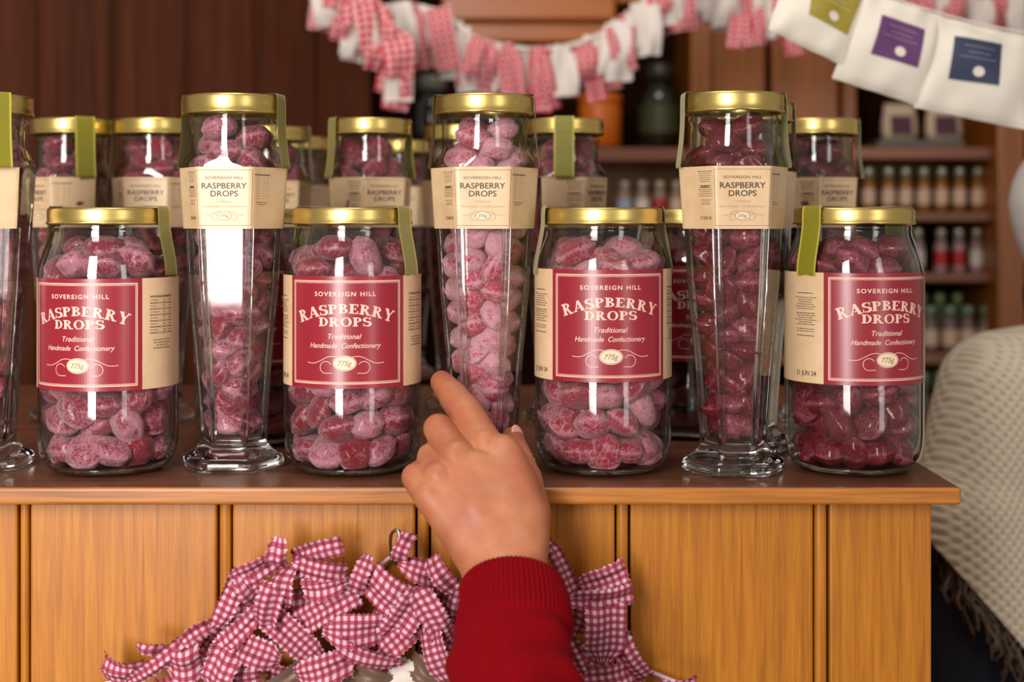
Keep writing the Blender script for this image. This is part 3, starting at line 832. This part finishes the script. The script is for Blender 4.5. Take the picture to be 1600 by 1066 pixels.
# ------------------------------------------------------------------ the reaching hand
pers = empty('person', (0.0, 0.86, -0.06)); po = Vector(pers.location)
tag(pers, 'person reaching in from below with a bare left hand and ribbed red knit sleeve', 'person')
def c(a, ra, b, rb): return (P(*a)-po, ra, P(*b)-po, rb)
WR, WL, WM = (812, 885, .932), (764, 892, .934), (788, 888, .930)
iM, iP, iD, iT = (757, 697, .984), (727, 645, 1.014), (706, 616, 1.040), (690, 597, 1.060)
mM, mP, mD, mT = (714, 716, .972), (685, 670, .998), (691, 688, 1.042), (698, 694, 1.066)
rM, rP, rD, rT = (686, 748, .963), (673, 714, .994), (680, 722, 1.020), (692, 722, 1.038)
pM, pP, pD, pT = (671, 776, .956), (650, 746, .974), (656, 738, 1.000), (670, 735, 1.014)
tC, tM, tI, tT = (828, 806, .958), (818, 750, .990), (806, 708, 1.024), (801, 684, 1.052)
caps = [c(iM, .0138, iP, .0122), c(iP, .0122, iD, .0108), c(iD, .0106, iT, .0086),
        c(mM, .0122, mP, .0108), c(mP, .0108, mD, .0092), c(mD, .0092, mT, .0078),
        c(rM, .0112, rP, .0096), c(rP, .0098, rD, .0088), c(rD, .0088, rT, .0074),
        c(pM, .0108, pP, .0102), c(pP, .0098, pD, .0086), c(pD, .0084, pT, .0070),
        c(WR, .0185, iM, .0138), c(WM, .0185, mM, .0134), c(WL, .0180, rM, .0122), c(WL, .0170, pM, .0112),
        c((WR[0]+6, 860, .935), .0175, tC, .0150), c(tC, .0155, tM, .0135), c(tM, .0128, tI, .0105), c(tI, .0102, tT, .0082),
        c(WR, .0180, (806, 760, .968), .0150), c((790, 800, .952), .0190, (770, 740, .972), .0150),
        c((740, 790, .955), .0170, (720, 750, .965), .0150),
        c(WR, .0175, (808, 1000, .878), .0200), c(WL, .0175, (768, 1000, .880), .0200), c(WM, .018, (788, 1000, .878), .021),
        # the flesh between the thumb and first finger, and low knuckles
        c((806, 770, .962), .0180, (786, 712, .978), .0150), c((812, 800, .957), .0190, (800, 745, .970), .0155),
        c((770, 745, .966), .0150, (745, 735, .967), .0145), c((745, 800, .948), .0165, (708, 770, .957), .0125),
        c((757, 692, .980), .0100, (770, 740, .965), .0080), c((710, 714, .967), .0090, (738, 770, .953), .0070),
        c((683, 746, .959), .0084, (718, 796, .948), .0065)]
hand = blob('hand', caps, M['skin'], 0.0009, 12, pers)
# even out the back of the hand, leaving the fingers crisp
hm = hand.data; nV = len(hm.vertices); co = np.empty(nV*3, np.float32); hm.vertices.foreach_get('co', co); co = co.reshape(-1, 3).astype(float)
ed = np.empty(len(hm.edges)*2, np.int32); hm.edges.foreach_get('vertices', ed); ed = ed.reshape(-1, 2)
Wx = co+np.array(po); pxs = 800+Wx[:, 0]*F/Wx[:, 1]; pys = 345-(Wx[:, 2]-H)*F/Wx[:, 1]
la, lb_ = np.array((764., 690.)), np.array((664., 778.)); ld = (lb_-la)/np.linalg.norm(lb_-la); ln_ = np.array((-ld[1], ld[0]))
if ln_[1] < 0: ln_ = -ln_
sd = (pxs-la[0])*ln_[0]+(pys-la[1])*ln_[1]
wt = np.clip((sd-2)/32, 0, 1)*np.clip((0.992-Wx[:, 1])/.012, 0, 1)
deg = np.bincount(ed.ravel(), minlength=nV).astype(float)[:, None]
for _ in range(110):
    acc = np.zeros_like(co)
    for d_ in range(3):
        acc[:, d_] = np.bincount(ed[:, 0], co[ed[:, 1], d_], nV)+np.bincount(ed[:, 1], co[ed[:, 0], d_], nV)
    co += (acc/deg-co)*(0.6*wt[:, None])
hm.vertices.foreach_set('co', co.astype(np.float32).ravel()); hm.update()
# thumb nail
bm = bmesh.new(); bmesh.ops.create_uvsphere(bm, u_segments=20, v_segments=12, radius=1)
me = bpy.data.meshes.new('thumb_nail'); 
for v in bm.verts: v.co = Vector((v.co.x*.0020, v.co.y*.0060, v.co.z*.0082))
bm.to_mesh(me); bm.free(); me.materials.append(M['nail']); me.polygons.foreach_set('use_smooth', [True]*len(me.polygons))
nl = obj('thumb_nail', me, hand, P(809, 680, 1.044)-po, (math.radians(25), math.radians(-12), math.radians(-40)))
nl['label'] = 'pink thumb nail'
# sleeve
ax0, ax1 = P(799, 916, .922)-po, P(806, 1150, .815)-po
axd = (ax1-ax0).normalized(); sx = Vector((1, 0, 0)); sx = (sx-axd*sx.dot(axd)).normalized(); sy = axd.cross(sx)
V, Fc = [], []; NR, NA = 90, 480
for i in range(NR+1):
    u = i/NR; cc = ax0.lerp(ax1, u)
    cuff = max(0, min(1, (0.40-u)/0.05))
    hw = .0335+.0030*min(1, u/.30)+.0055*max(0, (u-.38))*1.6
    if u < .03: hw -= .0020*(1-u/.03)**2
    th = hw*.80
    for k in range(NA):
        a = 2*PI*k/NA
        rib = cuff*(.0015*(abs(math.cos(a*34))**0.6)-.0008)
        fold = (1-cuff)*(.0016*math.sin(u*26+2*math.sin(a*2))*math.sin(a+1.0)**2)+.0006*math.sin(a*5+u*8)*(1-cuff)
        lean = .0020*math.sin(u*9)*math.cos(a)
        V.append(cc+sx*(hw+rib+fold+lean)*math.cos(a)+sy*(th+rib+fold)*math.sin(a))
# turned-in edge of the cuff
for k in range(NA):
    a = 2*PI*k/NA; V.append(ax0+axd*.004+sx*.0285*math.cos(a)+sy*.0225*math.sin(a))
for i in range(NR):
    for k in range(NA):
        k2 = (k+1) % NA; Fc.append((i*NA+k, i*NA+k2, (i+1)*NA+k2, (i+1)*NA+k))
o0 = (NR+1)*NA
for k in range(NA): Fc.append((o0+k, o0+(k+1) % NA, (k+1) % NA, k))
sl = obj('sleeve', new_mesh('sleeve', V, Fc, [M['red_knit']], True), pers); sl['label'] = 'red knit sleeve with ribbed cuff'

# ------------------------------------------------------------------ gingham rag garland on the counter front
gar = empty('rag_garland', (P(600, 960, 1.0))); go = Vector(gar.location)
tag(gar, 'garland of red and white gingham rag strips tied along the counter front', 'garland')
def strip_mesh(name, L, W, lift, wave, twist, m, knot=True, seed=0):
    g = random.Random(seed); nx, ny = max(10, int(L/.0016)), max(8, int(W/.0016)); V, Fc, uv = [], [], []
    ph, ph2 = g.uniform(0, 6), g.uniform(0, 6); pinch = g.choice([.0, .45, .6, .3]) if knot else 0
    uo, vo = g.random(), g.random()
    for i in range(nx+1):
        t_ = i/nx; x = (t_-.5)*L
        wl = W*(1-pinch*math.exp(-(t_/.16)**2))
        for k in range(ny+1):
            s_ = k/ny-.5
            zx = .0007*((k % 2)*2-1) if i in (0, nx) else 0
            zy = .0007*((i % 2)*2-1) if k in (0, ny) else 0
            y = s_*wl+zy
            h = lift*math.sin(PI*min(1, t_*1.05))**.8+wave*math.sin(t_*5+ph+s_*2.5)+.0022*math.cos(s_*9+ph2)*(.3+t_)
            h += twist*s_*W*math.sin(t_*PI)
            V.append((x+zx, y, h)); uv.append((uo+x, vo+s_*W))
    for i in range(nx):
        for k in range(ny): a = i*(ny+1)+k; Fc.append((a, a+ny+1, a+ny+2, a+1))
    return new_mesh(name, V, Fc, [m], True, None, uv)
def add_strip(par, po_, px, py, ang, Lp, Wp, Y, lift, m, seed, name='fabric_strip', wave=.002, twist=.3):
    k = Y/F; g = random.Random(seed+100)
    me = strip_mesh(name, Lp*k, Wp*k, lift, wave, twist*g.choice((-1, 1)), m, True, seed)
    # x along the strip, y across, z towards the viewer
    X = Vector((math.cos(math.radians(ang)), 0, math.sin(math.radians(ang)))); Z = Vector((0, -1, 0)); Yv = Z.cross(X)
    tilt = Matrix.Rotation(g.uniform(-.35, .35), 3, X) @ Matrix.Rotation(g.uniform(-.25, .25), 3, Yv)
    R3 = tilt @ Matrix((X, Yv, Z)).transposed()
    o = obj(name, me, par, P(px, py, Y)-po_, R3.to_euler()); return o
STR = [(434,864,85,48,32),(496,864,15,84,30),(500,890,-12,84,34),(396,886,20,80,42),(356,935,65,95,30),(389,916,-60,64,32),(449,916,85,64,36),
 (422,946,75,78,40),(370,984,45,115,32),(509,913,10,74,30),(509,952,30,112,44),(456,995,-42,112,46),(407,1021,-20,66,46),(554,980,-3,100,48),
 (505,1042,15,92,44),(617,925,-35,100,56),(629,957,60,92,48),(580,1021,-20,112,38),(621,1002,40,74,38),(674,961,-60,95,42),(685,1013,-70,104,46),
 (659,893,-20,80,38),(692,897,-55,64,30),(632,856,70,48,28),(565,897,70,62,28),(194,1043,-5,68,46),(242,1036,35,112,26),(287,1032,5,54,50),
 (347,1043,70,66,54),(306,995,35,64,22),(374,1055,0,64,38),(235,1012,-10,44,18),(876,889,-65,104,24),(940,904,20,84,38),(937,932,5,104,34),
 (943,986,88,96,66),(893,1004,-65,114,27),(987,1026,-60,84,38),(952,1056,10,74,42),(1059,1061,0,60,18),
 (330,1010,50,70,40),(540,930,-50,60,34),(470,940,0,70,40),(600,985,80,70,44),(660,930,30,70,40),(395,950,10,60,40),(280,1062,20,70,36),
 (900,950,80,80,50),(920,1040,-20,80,50),(700,940,80,80,44),(1000,1064,-30,60,30),(640,1045,-30,70,40),(720,1000,70,90,50),(560,1058,10,70,30),(450,1058,-15,70,30)]
for i, (px, py, an, Lp, Wp) in enumerate(STR):
    back = i >= 40
    Y = (1.004 if back else .982+.012*random.random()-.004)
    add_strip(gar, go, px, py, an+(180 if random.random() < .4 else 0), Lp, Wp, Y, (.004 if back else .009), M['gingham'], i)
pts = [P(x, y, 1.012)-go for x, y in ((150, 1075), (240, 1035), (340, 975), (420, 915), (500, 900), (570, 905), (615, 870), (660, 905), (760, 930), (880, 920), (930, 960), (980, 1030), (1080, 1075))]
pts = [Vector(p) for p in smooth_pts([tuple(p) for p in pts], 5)]
V, Fc = tube(pts, .0016, 8); obj('cord', new_mesh('cord', V, Fc, [M['gingham']], True, None, [(0, 0)]*len(V)), gar)
M['sheer'] = mat('brown_sheer_ribbon', srgb(112, 84, 66), 0.45, Sheen_Weight=0.3)
bow = empty('ribbon_bow', P(560, 1075, .99)); bo = Vector(bow.location)
tag(bow, 'brown gauze bow with white cloth below the gingham garland, at the bottom edge', 'bow')
for i, (px, py, an, Lp, Wp) in enumerate([(450, 1056, 35, 90, 34), (545, 1052, 5, 90, 30), (585, 1062, -25, 80, 34), (672, 1052, -40, 80, 36), (520, 1066, -30, 80, 30)]):
    add_strip(bow, bo, px, py, an, Lp, Wp, .992, .008, M['sheer'], 300+i, 'gauze_loop')
for i, (px, py, an, Lp, Wp) in enumerate([(640, 1052, -20, 66, 44), (570, 1062, 20, 50, 36)]):
    add_strip(bow, bo, px, py, an, Lp, Wp, .994, .006, M['white_cloth'], 320+i, 'white_tail')
# hook
pts = smooth_pts([tuple(P(x, y, Y)) for x, y, Y in ((612, 880, 1.012), (611, 862, 1.010), (610, 846, 1.004), (612, 834, .998), (619, 828, .992), (624, 834, .990), (621, 848, .990), (614, 862, .990), (611, 878, .992))], 4)
V, Fc = tube(pts, .0013, 10); hk = obj('hook', new_mesh('hook', V, Fc, [M['steel']], True))
tag(hk, 'small grey metal hook on the counter front left of the hand', 'hook')

# ------------------------------------------------------------------ far shelves
def bxp(name, x0, y0, x1, y1, Y, dep, m, par=None, bev=0.0):
    a, b = P(x0, y1, Y), P(x1, y0, Y)
    return box(name, (a.x, Y, a.z), (b.x, Y+dep, b.z), m, par, bev)
YS = 2.9
un = empty('shelving_unit', (P(1080, 1066, YS).x, YS, -1.09)); tag(un, 'amber wooden shelving with drawer front and shelves of small bottles behind the counter', 'shelves')
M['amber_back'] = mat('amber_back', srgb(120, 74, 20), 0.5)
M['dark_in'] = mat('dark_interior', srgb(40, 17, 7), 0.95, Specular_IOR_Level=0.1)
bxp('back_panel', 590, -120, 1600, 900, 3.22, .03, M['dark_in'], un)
bxp('back_panel', 1340, 252, 1546, 340, 3.14, .02, M['amber_back'], un)
bxp('back_panel', 900, 256, 1100, 345, 3.14, .02, M['amber_back'], un)
bxp('shelf', 590, 231, 1075, 252, YS, .28, M['brown_wood_x'], un, .003)
bxp('shelf', 1335, 230, 1556, 249, YS, .28, M['brown_wood_x'], un, .003)
bxp('shelf', 590, 340, 1075, 352, YS, .28, M['amber_wood_x'], un, .003)
for ya, yb in ((331, 346), (427, 441), (552, 570), (700, 716)):
    bxp('shelf', 1112, ya, 1556, yb, YS, .28, M['brown_wood_x'], un, .003)
bxp('drawer_front', 690, -80, 962, 32, YS-.02, .03, M['amber_wood_x'], un, .006)
bxp('drawer_front', 690, 35, 962, 66, YS-.01, .03, M['amber_wood_x'], un, .006)
bxp('upright', 1080, -120, 1112, 900, YS, .28, M['amber_wood'], un, .003)
bxp('door_panel', 1114, -120, 1196, 228, YS+.01, .02, M['amber_wood'], un, .004)
bxp('door_panel', 1206, -120, 1310, 228, YS+.01, .02, M['amber_wood'], un, .004)
bxp('upright', 1318, -120, 1338, 900, YS, .28, M['amber_wood'], un, .003)
bxp('upright', 1560, -120, 1602, 900, YS-.04, .3, M['amber_wood'], un, .004)
bxp('cornice', 962, -80, 1080, 4, YS, .2, M['amber_wood_x'], un, .004)

capm = mat('bottle_cap', srgb(196, 196, 168), 0.3, 0.6)
amber = mat('amber_glass', srgb(150, 96, 24), 0.15, Coat_Weight=0.6)
def lab(c_): return mat('bottle_label', c_, 0.5)
def bottle(px, ytop, ybot, wpx, Y, body, labm, label, cat='bottle', group=None, capmat=None, cap=True):
    r = empty('bottle', P(px, ybot, Y)); h = (ybot-ytop)*Y/F; rr = wpx/2*Y/F
    V, Fc = lathe([(rr*.9, 0), (rr, .002), (rr, h*.58), (rr*.8, h*.68), (rr*.5, h*.76), (rr*.5, h*.8)], 20, close_top=True, close_bot=True)
    obj('bottle_body', new_mesh('bottle_body', V, Fc, [body], True), r)
    V, Fc = lathe([(rr*.58, h*.78), (rr*.72, h*.79), (rr*.72, h*.97), (rr*.62, h)], 20, close_top=True, close_bot=True)
    obj('cap', new_mesh('cap', V, Fc, [capmat or capm], True), r)
    if labm:
        V, Fc = lathe([(rr*1.03, h*.16), (rr*1.03, h*.5)], 20); obj('label', new_mesh('label', V, Fc, [labm], True), r)
    tag(r, label, cat, group); return r
pinkish, whitish, redl, bluel = lab(srgb(206, 176, 150)), lab(srgb(214, 206, 196)), lab(srgb(176, 26, 30)), lab(srgb(150, 170, 196))
for i, px in enumerate((1357, 1388, 1415, 1443, 1471, 1499, 1528)):
    bottle(px, 262, 330, 21, YS+.06, amber, pinkish, 'small amber bottle with pale label on the upper right far shelf', group='amber bottles on the upper far shelf')
for i, (px, lm) in enumerate(((1434, whitish), (1470, redl), (1498, redl), (1526, whitish))):
    bottle(px, 357, 426, 20, YS+.06, mat('clear_body', srgb(170, 140, 140), .2), lm, ('small bottle with red label' if lm is redl else 'small bottle with white label')+' on the second far shelf',
           group='red-labelled bottles on the second far shelf' if lm is redl else 'white-labelled bottles on the second far shelf')
for i, px in enumerate((1453, 1484, 1512, 1540)):
    bottle(px, 478, 551, 25, YS+.05, mat('dim_body', srgb(110, 90, 84), .3), pinkish, 'dim green-capped bottle at the front of the third far shelf', group='green-capped bottles, front of the third far shelf', capmat=mat('green_cap', srgb(130, 150, 118), .35, .3))
for i, px in enumerate((1440, 1468, 1496, 1526)):
    bottle(px, 458, 548, 24, YS+.13, mat('dim_body2', srgb(90, 96, 70), .3), None, 'dim green-capped bottle at the back of the third far shelf', group='green-capped bottles, back of the third far shelf', capmat=mat('green_cap2', srgb(140, 156, 112), .35, .3))
for i, px in enumerate((1442, 1468, 1492)):
    bottle(px, 580, 698, 28, YS+.05, mat('dim_body3', srgb(80, 70, 56), .3), None, 'green-capped jar on the lowest far shelf beside the cream shawl', group='green-capped jars on the lowest far shelf', capmat=mat('green_cap3', srgb(120, 150, 120), .35, .3))
for px, lm, dsc in ((976, bluel, 'small bottle with pale blue label, left end of the middle far shelf'), (1004, whitish, 'small bottle with white label beside the blue-labelled one on the middle far shelf'),
                (1031, redl, 'small bottle with red label on the middle far shelf left of the upright'), (1058, pinkish, 'small bottle with pinkish label nearest the upright on the middle far shelf')):
    bottle(px, 283, 339, 22, YS+.05, mat('pale_body', srgb(150, 120, 100), .2), lm, dsc)
bottle(1032, 100, 230, 66, YS+.08, mat('black_glass', srgb(24, 26, 14), .12, Coat_Weight=.6), mat('olive_label', srgb(52, 56, 20), .5), 'large dark glass bottle on the far shelf above the small bottles', capmat=mat('dark_cap', srgb(40, 34, 24), .4))
bottle(676, 118, 230, 60, YS+.08, mat('black_glass2', srgb(24, 22, 16), .12, Coat_Weight=.6), None, 'dark glass bottle on the far shelf behind the tail of the far garland', capmat=mat('grey_cap', srgb(110, 110, 96), .4))
V, Fc = lathe([(.040, 0), (.044, .003), (.045, .085), (.043, .092), (.046, .094), (.046, .106), (.040, .112), (.012, .114)], 28, close_top=True, close_bot=True)
o = obj('canister', new_mesh('canister', V, Fc, [mat('orange_tin', srgb(214, 106, 18), .35)], True)); o.location = P(938, 230, YS+.09)
tag(o, 'orange canister on the far shelf left of the large dark bottle', 'canister')
# pouches on a tray
tr = bxp('tray', 1372, 219, 1506, 229, YS+.02, .12, mat('grey_tray', srgb(92, 84, 74), .4)); tag(tr, 'grey tray holding two pouches on the far shelf under the white sachets', 'tray')
kraft = mat('kraft_pouch', srgb(196, 172, 146), .6); plum = mat('plum_label', srgb(72, 34, 46), .6)
for x0, x1, ds in ((1378, 1432, 'pale pouch with dark plum label, left one on the grey tray'), (1446, 1502, 'pale pouch with dark plum label, right one on the grey tray')):
    r = empty('pouch', P((x0+x1)/2, 218.5, YS+.07)); k = (YS+.07)/F; w2 = (x1-x0)/2*k; hh = 56*k
    V, Fc = [], []
    for i, (z, wz, dz_) in enumerate(((0, .92, .016), (.2, 1, .020), (.5, .98, .015), (.8, .9, .007), (1, .86, .001))):
        for a in range(16):
            t_ = 2*PI*a/16; V.append((w2*wz*max(-1, min(1, 1.15*math.cos(t_))), dz_*math.sin(t_), z*hh))
    for i in range(4):
        for a in range(16): Fc.append((i*16+a, i*16+(a+1) % 16, (i+1)*16+(a+1) % 16, (i+1)*16+a))
    Fc += [tuple(range(15, -1, -1)), tuple(range(64, 80))]
    obj('pouch_body', new_mesh('pouch_body', V, Fc, [kraft], True), r)
    obj('label', new_mesh('label', [(-w2*.62, -.0215, hh*.12), (w2*.62, -.0215, hh*.12), (w2*.62, -.0150, hh*.66), (-w2*.62, -.0150, hh*.66)], [(0, 1, 2, 3)], [plum]), r)
    tag(r, ds, 'pouch')

# far garlands
def far_garland(path, Y, label, seed, n, ln=(60, 105), wd=(26, 46), dark=.5):
    ctr = P(*path[len(path)//2], Y); r = empty('rag_garland', ctr); tag(r, label, 'garland', None)
    sp = smooth_pts([tuple(P(x, y, Y)) for x, y in path], 8); sp = [Vector(p) for p in sp]
    V, Fc = tube([p-ctr for p in sp], .004, 6); obj('cord', new_mesh('cord', V, Fc, [M['white_cloth']], True), r)
    g = random.Random(seed); k = Y/F
    for i in range(n):
        p = sp[min(len(sp)-1, int(i/n*len(sp)))]; L = g.uniform(*ln)*k; W = g.uniform(*wd)*k
        m = M['gingham_far'] if g.random() < dark else M['white_cloth']
        me = strip_mesh('fabric_strip', L, W, .008, .005, .4, m, True, seed*100+i)
        X = Vector((g.uniform(-.22, .22), g.uniform(-.1, .1), -1)).normalized(); Z = Vector((g.uniform(-.5, .5), -1, 0)).normalized(); Yv = Z.cross(X).normalized(); Z = X.cross(Yv)
        R3 = Matrix((X, Yv, Z)).transposed()
        obj('fabric_strip', me, r, p-ctr+X*L*.46+Vector((0, g.uniform(-.02, .02), 0)), R3.to_euler())
far_garland([(500, -40), (545, -5), (590, 10), (640, 8), (690, 22), (740, 58), (800, 74), (860, 76), (920, 62), (970, 32), (1010, 0), (1060, -40)], 2.25,
            'blurred red and white rag garland swagging across the far wooden drawer', 5, 62)
far_garland([(520, -60), (560, -20), (600, 20), (620, 60), (625, 95)], 2.08, 'blurred hanging end of rag garland left of the far drawer', 8, 22, (60, 105), (28, 48))
far_garland([(1085, -60), (1130, -25), (1180, -5), (1240, -10), (1300, -35), (1380, -50), (1460, -25), (1540, -20), (1640, -50)], 2.45,
            'blurred darker rag garland behind the hanging white sachets', 11, 44, (60, 105), (28, 48), .65)

# ------------------------------------------------------------------ hanging sachets
M['sachet'] = mat('white_sachet', srgb(232, 224, 210), .55)
tw = Vector((0, 0, 0))
def sachet(quad, lq, Y, colr, label, seed):
    """quad TL,TR,BR,BL in picture order at distance Y"""
    Q = [P(x, y, Y+dy) for (x, y), dy in zip(quad, (0, .01, .01, 0))]; ctr = sum(Q, Vector())/4
    r = empty('sachet', ctr); n = 22; g = random.Random(seed); ph = g.uniform(0, 6)
    def pt(u, v, side, off=0):
        p = Q[0].lerp(Q[1], u).lerp(Q[3].lerp(Q[2], u), v)
        b = (math.sin(PI*u)*math.sin(PI*v))**.45
        nn = (Q[1]-Q[0]).cross(Q[3]-Q[0]).normalized(); nn = nn if nn.y < 0 else -nn
        wob = .0022*math.sin(9*u+ph)*math.sin(7*v+ph*2)+.0015*math.sin(21*u+5*v+ph)*(1-b)
        return p+nn*(side*.011*b+wob+off)-ctr
    V, Fc = [], []
    for side in (1, -1):
        for i in range(n+1):
            for j in range(n+1): V.append(pt(j/n, i/n, side))
    N = (n+1)**2
    for s_ in (0, 1):
        for i in range(n):
            for j in range(n):
                a = s_*N+i*(n+1)+j; f = (a, a+n+1, a+n+2, a+1); Fc.append(f if s_ == 0 else f[::-1])
    obj('packet', new_mesh('packet', V, Fc, [M['sachet']], True), r)
    def inv(x, y):    # where a picture point falls in the quad
        u = v = .5
        for _ in range(30):
            a = [quad[0][i]*(1-u)*(1-v)+quad[1][i]*u*(1-v)+quad[2][i]*u*v+quad[3][i]*(1-u)*v for i in (0, 1)]
            du = [(quad[1][i]-quad[0][i])*(1-v)+(quad[2][i]-quad[3][i])*v for i in (0, 1)]
            dv = [(quad[3][i]-quad[0][i])*(1-u)+(quad[2][i]-quad[1][i])*u for i in (0, 1)]
            ex, ey = x-a[0], y-a[1]; D = du[0]*dv[1]-du[1]*dv[0]
            u += (ex*dv[1]-ey*dv[0])/D; v += (du[0]*ey-du[1]*ex)/D
        return u, v
    LQ = [inv(*p) for p in lq]
    def lp(s_, t_, off):
        a = [(LQ[0][i]*(1-s_)+LQ[1][i]*s_)*(1-t_)+(LQ[3][i]*(1-s_)+LQ[2][i]*s_)*t_ for i in (0, 1)]
        return pt(min(.99, max(.01, a[0])), min(.99, max(.01, a[1])), 1, off)
    V, Fc = [], []; m = 12
    for i in range(m+1):
        for j in range(m+1): V.append(lp(j/m, i/m, .0006))
    for i in range(m):
        for j in range(m): a = i*(m+1)+j; Fc.append((a, a+m+1, a+m+2, a+1))
    lb = obj('label', new_mesh('label', V, Fc, [mat('sachet_label', colr, .5)], True), r); lb['label'] = 'coloured label with small white emblem'
    V, Fc = [lp(.56, .74, .0011)], []
    for k in range(20): a = 2*PI*k/20; V.append(lp(.56+.115*math.cos(a), .74+.12*math.sin(a), .0011))
    for k in range(20): Fc.append((0, 1+k, 1+(k+1) % 20))
    for (t0, s0, s1) in ((.16, .2, .84), (.30, .28, .76), (.42, .14, .88)):
        b_ = len(V)
        for k in range(9): V += [lp(s0+(s1-s0)*k/8, t0, .0011), lp(s0+(s1-s0)*k/8, t0+.035, .0011)]
        for k in range(8): Fc.append((b_+2*k, b_+2*k+1, b_+2*k+3, b_+2*k+2))
    fm = [0]*20+[1]*24
    dim = mat('dim_print', tuple(min(1, c_*1.0+.12) for c_ in colr[:3])+(1,), .5)
    obj('emblem', new_mesh('emblem', V, Fc, [M['sachet'], dim], False, fm), lb)
    tag(r, label, 'sachet', 'white sachets hung in a chain'); return r
sachet([(1236, -58), (1356, -14), (1322, 106), (1200, 46)], [(1266, -34), (1344, -4), (1321, 56), (1258, 24)], 1.46, srgb(160, 142, 44), 'white paper sachet with olive green label, leftmost of the hanging chain', 1)
sachet([(1350, -14), (1470, 24), (1448, 170), (1300, 122)], [(1373, 24), (1441, 47), (1429, 107), (1355, 85)], 1.47, srgb(98, 50, 104), 'white paper sachet with purple label in the middle of the hanging chain', 2)
sachet([(1464, 24), (1610, 58), (1606, 204), (1428, 168)], [(1487, 57), (1562, 70), (1553, 135), (1476, 124)], 1.48, srgb(44, 54, 84), 'white paper sachet with navy label, right of the purple one', 3)
pts = smooth_pts([tuple(P(x, y, 1.475)) for x, y in ((1120, -150), (1240, -66), (1352, -20), (1466, 20), (1610, 52), (1760, 60))], 5)
V, Fc = tube(pts, .0011, 8); o = obj('twine', new_mesh('twine', V, Fc, [M['white_cloth']], True)); tag(o, 'thin white twine the three sachets hang on, along their top edges', 'twine')

# ------------------------------------------------------------------ the shopkeeper at the right edge
shp = empty('person', (P(1660, 900, 1.6).x, 1.6, -1.09)); so = Vector(shp.location)
tag(shp, 'person at the right edge in a cream waffle-knit fringed shawl over dark navy clothes', 'person')
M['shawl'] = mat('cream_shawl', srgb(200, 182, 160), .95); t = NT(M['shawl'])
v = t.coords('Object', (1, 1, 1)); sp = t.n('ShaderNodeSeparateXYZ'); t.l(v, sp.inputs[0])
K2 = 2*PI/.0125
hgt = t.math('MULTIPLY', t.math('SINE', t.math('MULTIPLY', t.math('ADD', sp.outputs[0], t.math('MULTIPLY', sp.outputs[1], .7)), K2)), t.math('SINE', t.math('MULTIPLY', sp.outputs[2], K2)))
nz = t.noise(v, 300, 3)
t.l(t.mix(t.ramp(hgt, (.3, 0.0), (.75, 1.0)), srgb(212, 198, 176), srgb(180, 162, 140)), t.b.inputs['Base Color'])  # waffle hollows coloured darker: knit shading put into the base colour
t.bump(t.math('SUBTRACT', nz, hgt), .4, .0025)
M['navy'] = mat('navy_cloth', srgb(24, 28, 44), .85); M['black_cloth'] = mat('black_cloth', srgb(12, 11, 12), .8)
M['bonnet'] = mat('white_bonnet', srgb(206, 200, 196), .8)
def cs(a, ra, b, rb): return (P(*a)-so, ra, P(*b)-so, rb)
hemd = (P(1600, 1030, 1.6)-P(1458, 862, 1.6)).normalized(); hemn = Vector((hemd.z, 0, -hemd.x)); hemn = hemn if hemn.z < 0 else -hemn
body = blob('body', [cs((1750, 640, 1.66), .10, (1750, 1000, 1.66), .12), cs((1550, 640, 1.61), .045, (1525, 900, 1.60), .050), cs((1525, 900, 1.60), .054, (1520, 1300, 1.62), .06),
                     cs((1640, 700, 1.66), .08, (1640, 1300, 1.66), .11), cs((1750, 1000, 1.66), .13, (1760, 1400, 1.66), .16),
                     cs((1740, 560, 1.66), .045, (1720, 470, 1.65), .040), cs((1712, 400, 1.64), .064, (1712, 340, 1.64), .066)], M['navy'], .008, 6, shp)
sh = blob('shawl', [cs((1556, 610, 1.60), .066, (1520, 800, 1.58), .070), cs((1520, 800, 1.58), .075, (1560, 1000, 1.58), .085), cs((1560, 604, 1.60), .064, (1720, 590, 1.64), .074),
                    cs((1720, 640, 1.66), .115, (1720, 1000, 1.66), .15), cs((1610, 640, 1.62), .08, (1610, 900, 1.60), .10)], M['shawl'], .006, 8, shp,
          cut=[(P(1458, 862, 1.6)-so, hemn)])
V, Fc = [], []; parts = []
g = random.Random(4)
for i in range(150):
    u = i/150*1.25-.02; a = P(1458, 862, 1.6).lerp(P(1600, 1030, 1.6), u)+Vector((0, -.06+g.uniform(-.02, .05)-.03*math.sin(min(1, u)*PI*.5), g.uniform(0, .01)))
    L = g.uniform(.030, .055); s1, s2 = g.uniform(-.012, .022), g.uniform(-.012, .012)
    pts = [a-so+Vector((s1*t_*t_+.004*math.sin(t_*7+i), s2*t_, -L*t_)) for t_ in (0, .25, .5, .75, 1)]
    parts.append(tube(pts, .0011, 5))
V, Fc = merge(*parts); fr = obj('fringe', new_mesh('fringe', V, Fc, [mat('taupe_yarn', srgb(128, 108, 94), .9)], True), sh)
blob('bonnet', [cs((1708, 350, 1.65), .088, (1700, 320, 1.65), .088)], M['bonnet'], .006, 4, shp)
blob('hair', [cs((1690, 462, 1.65), .066, (1700, 480, 1.65), .074)], M['black_cloth'], .006, 4, shp)
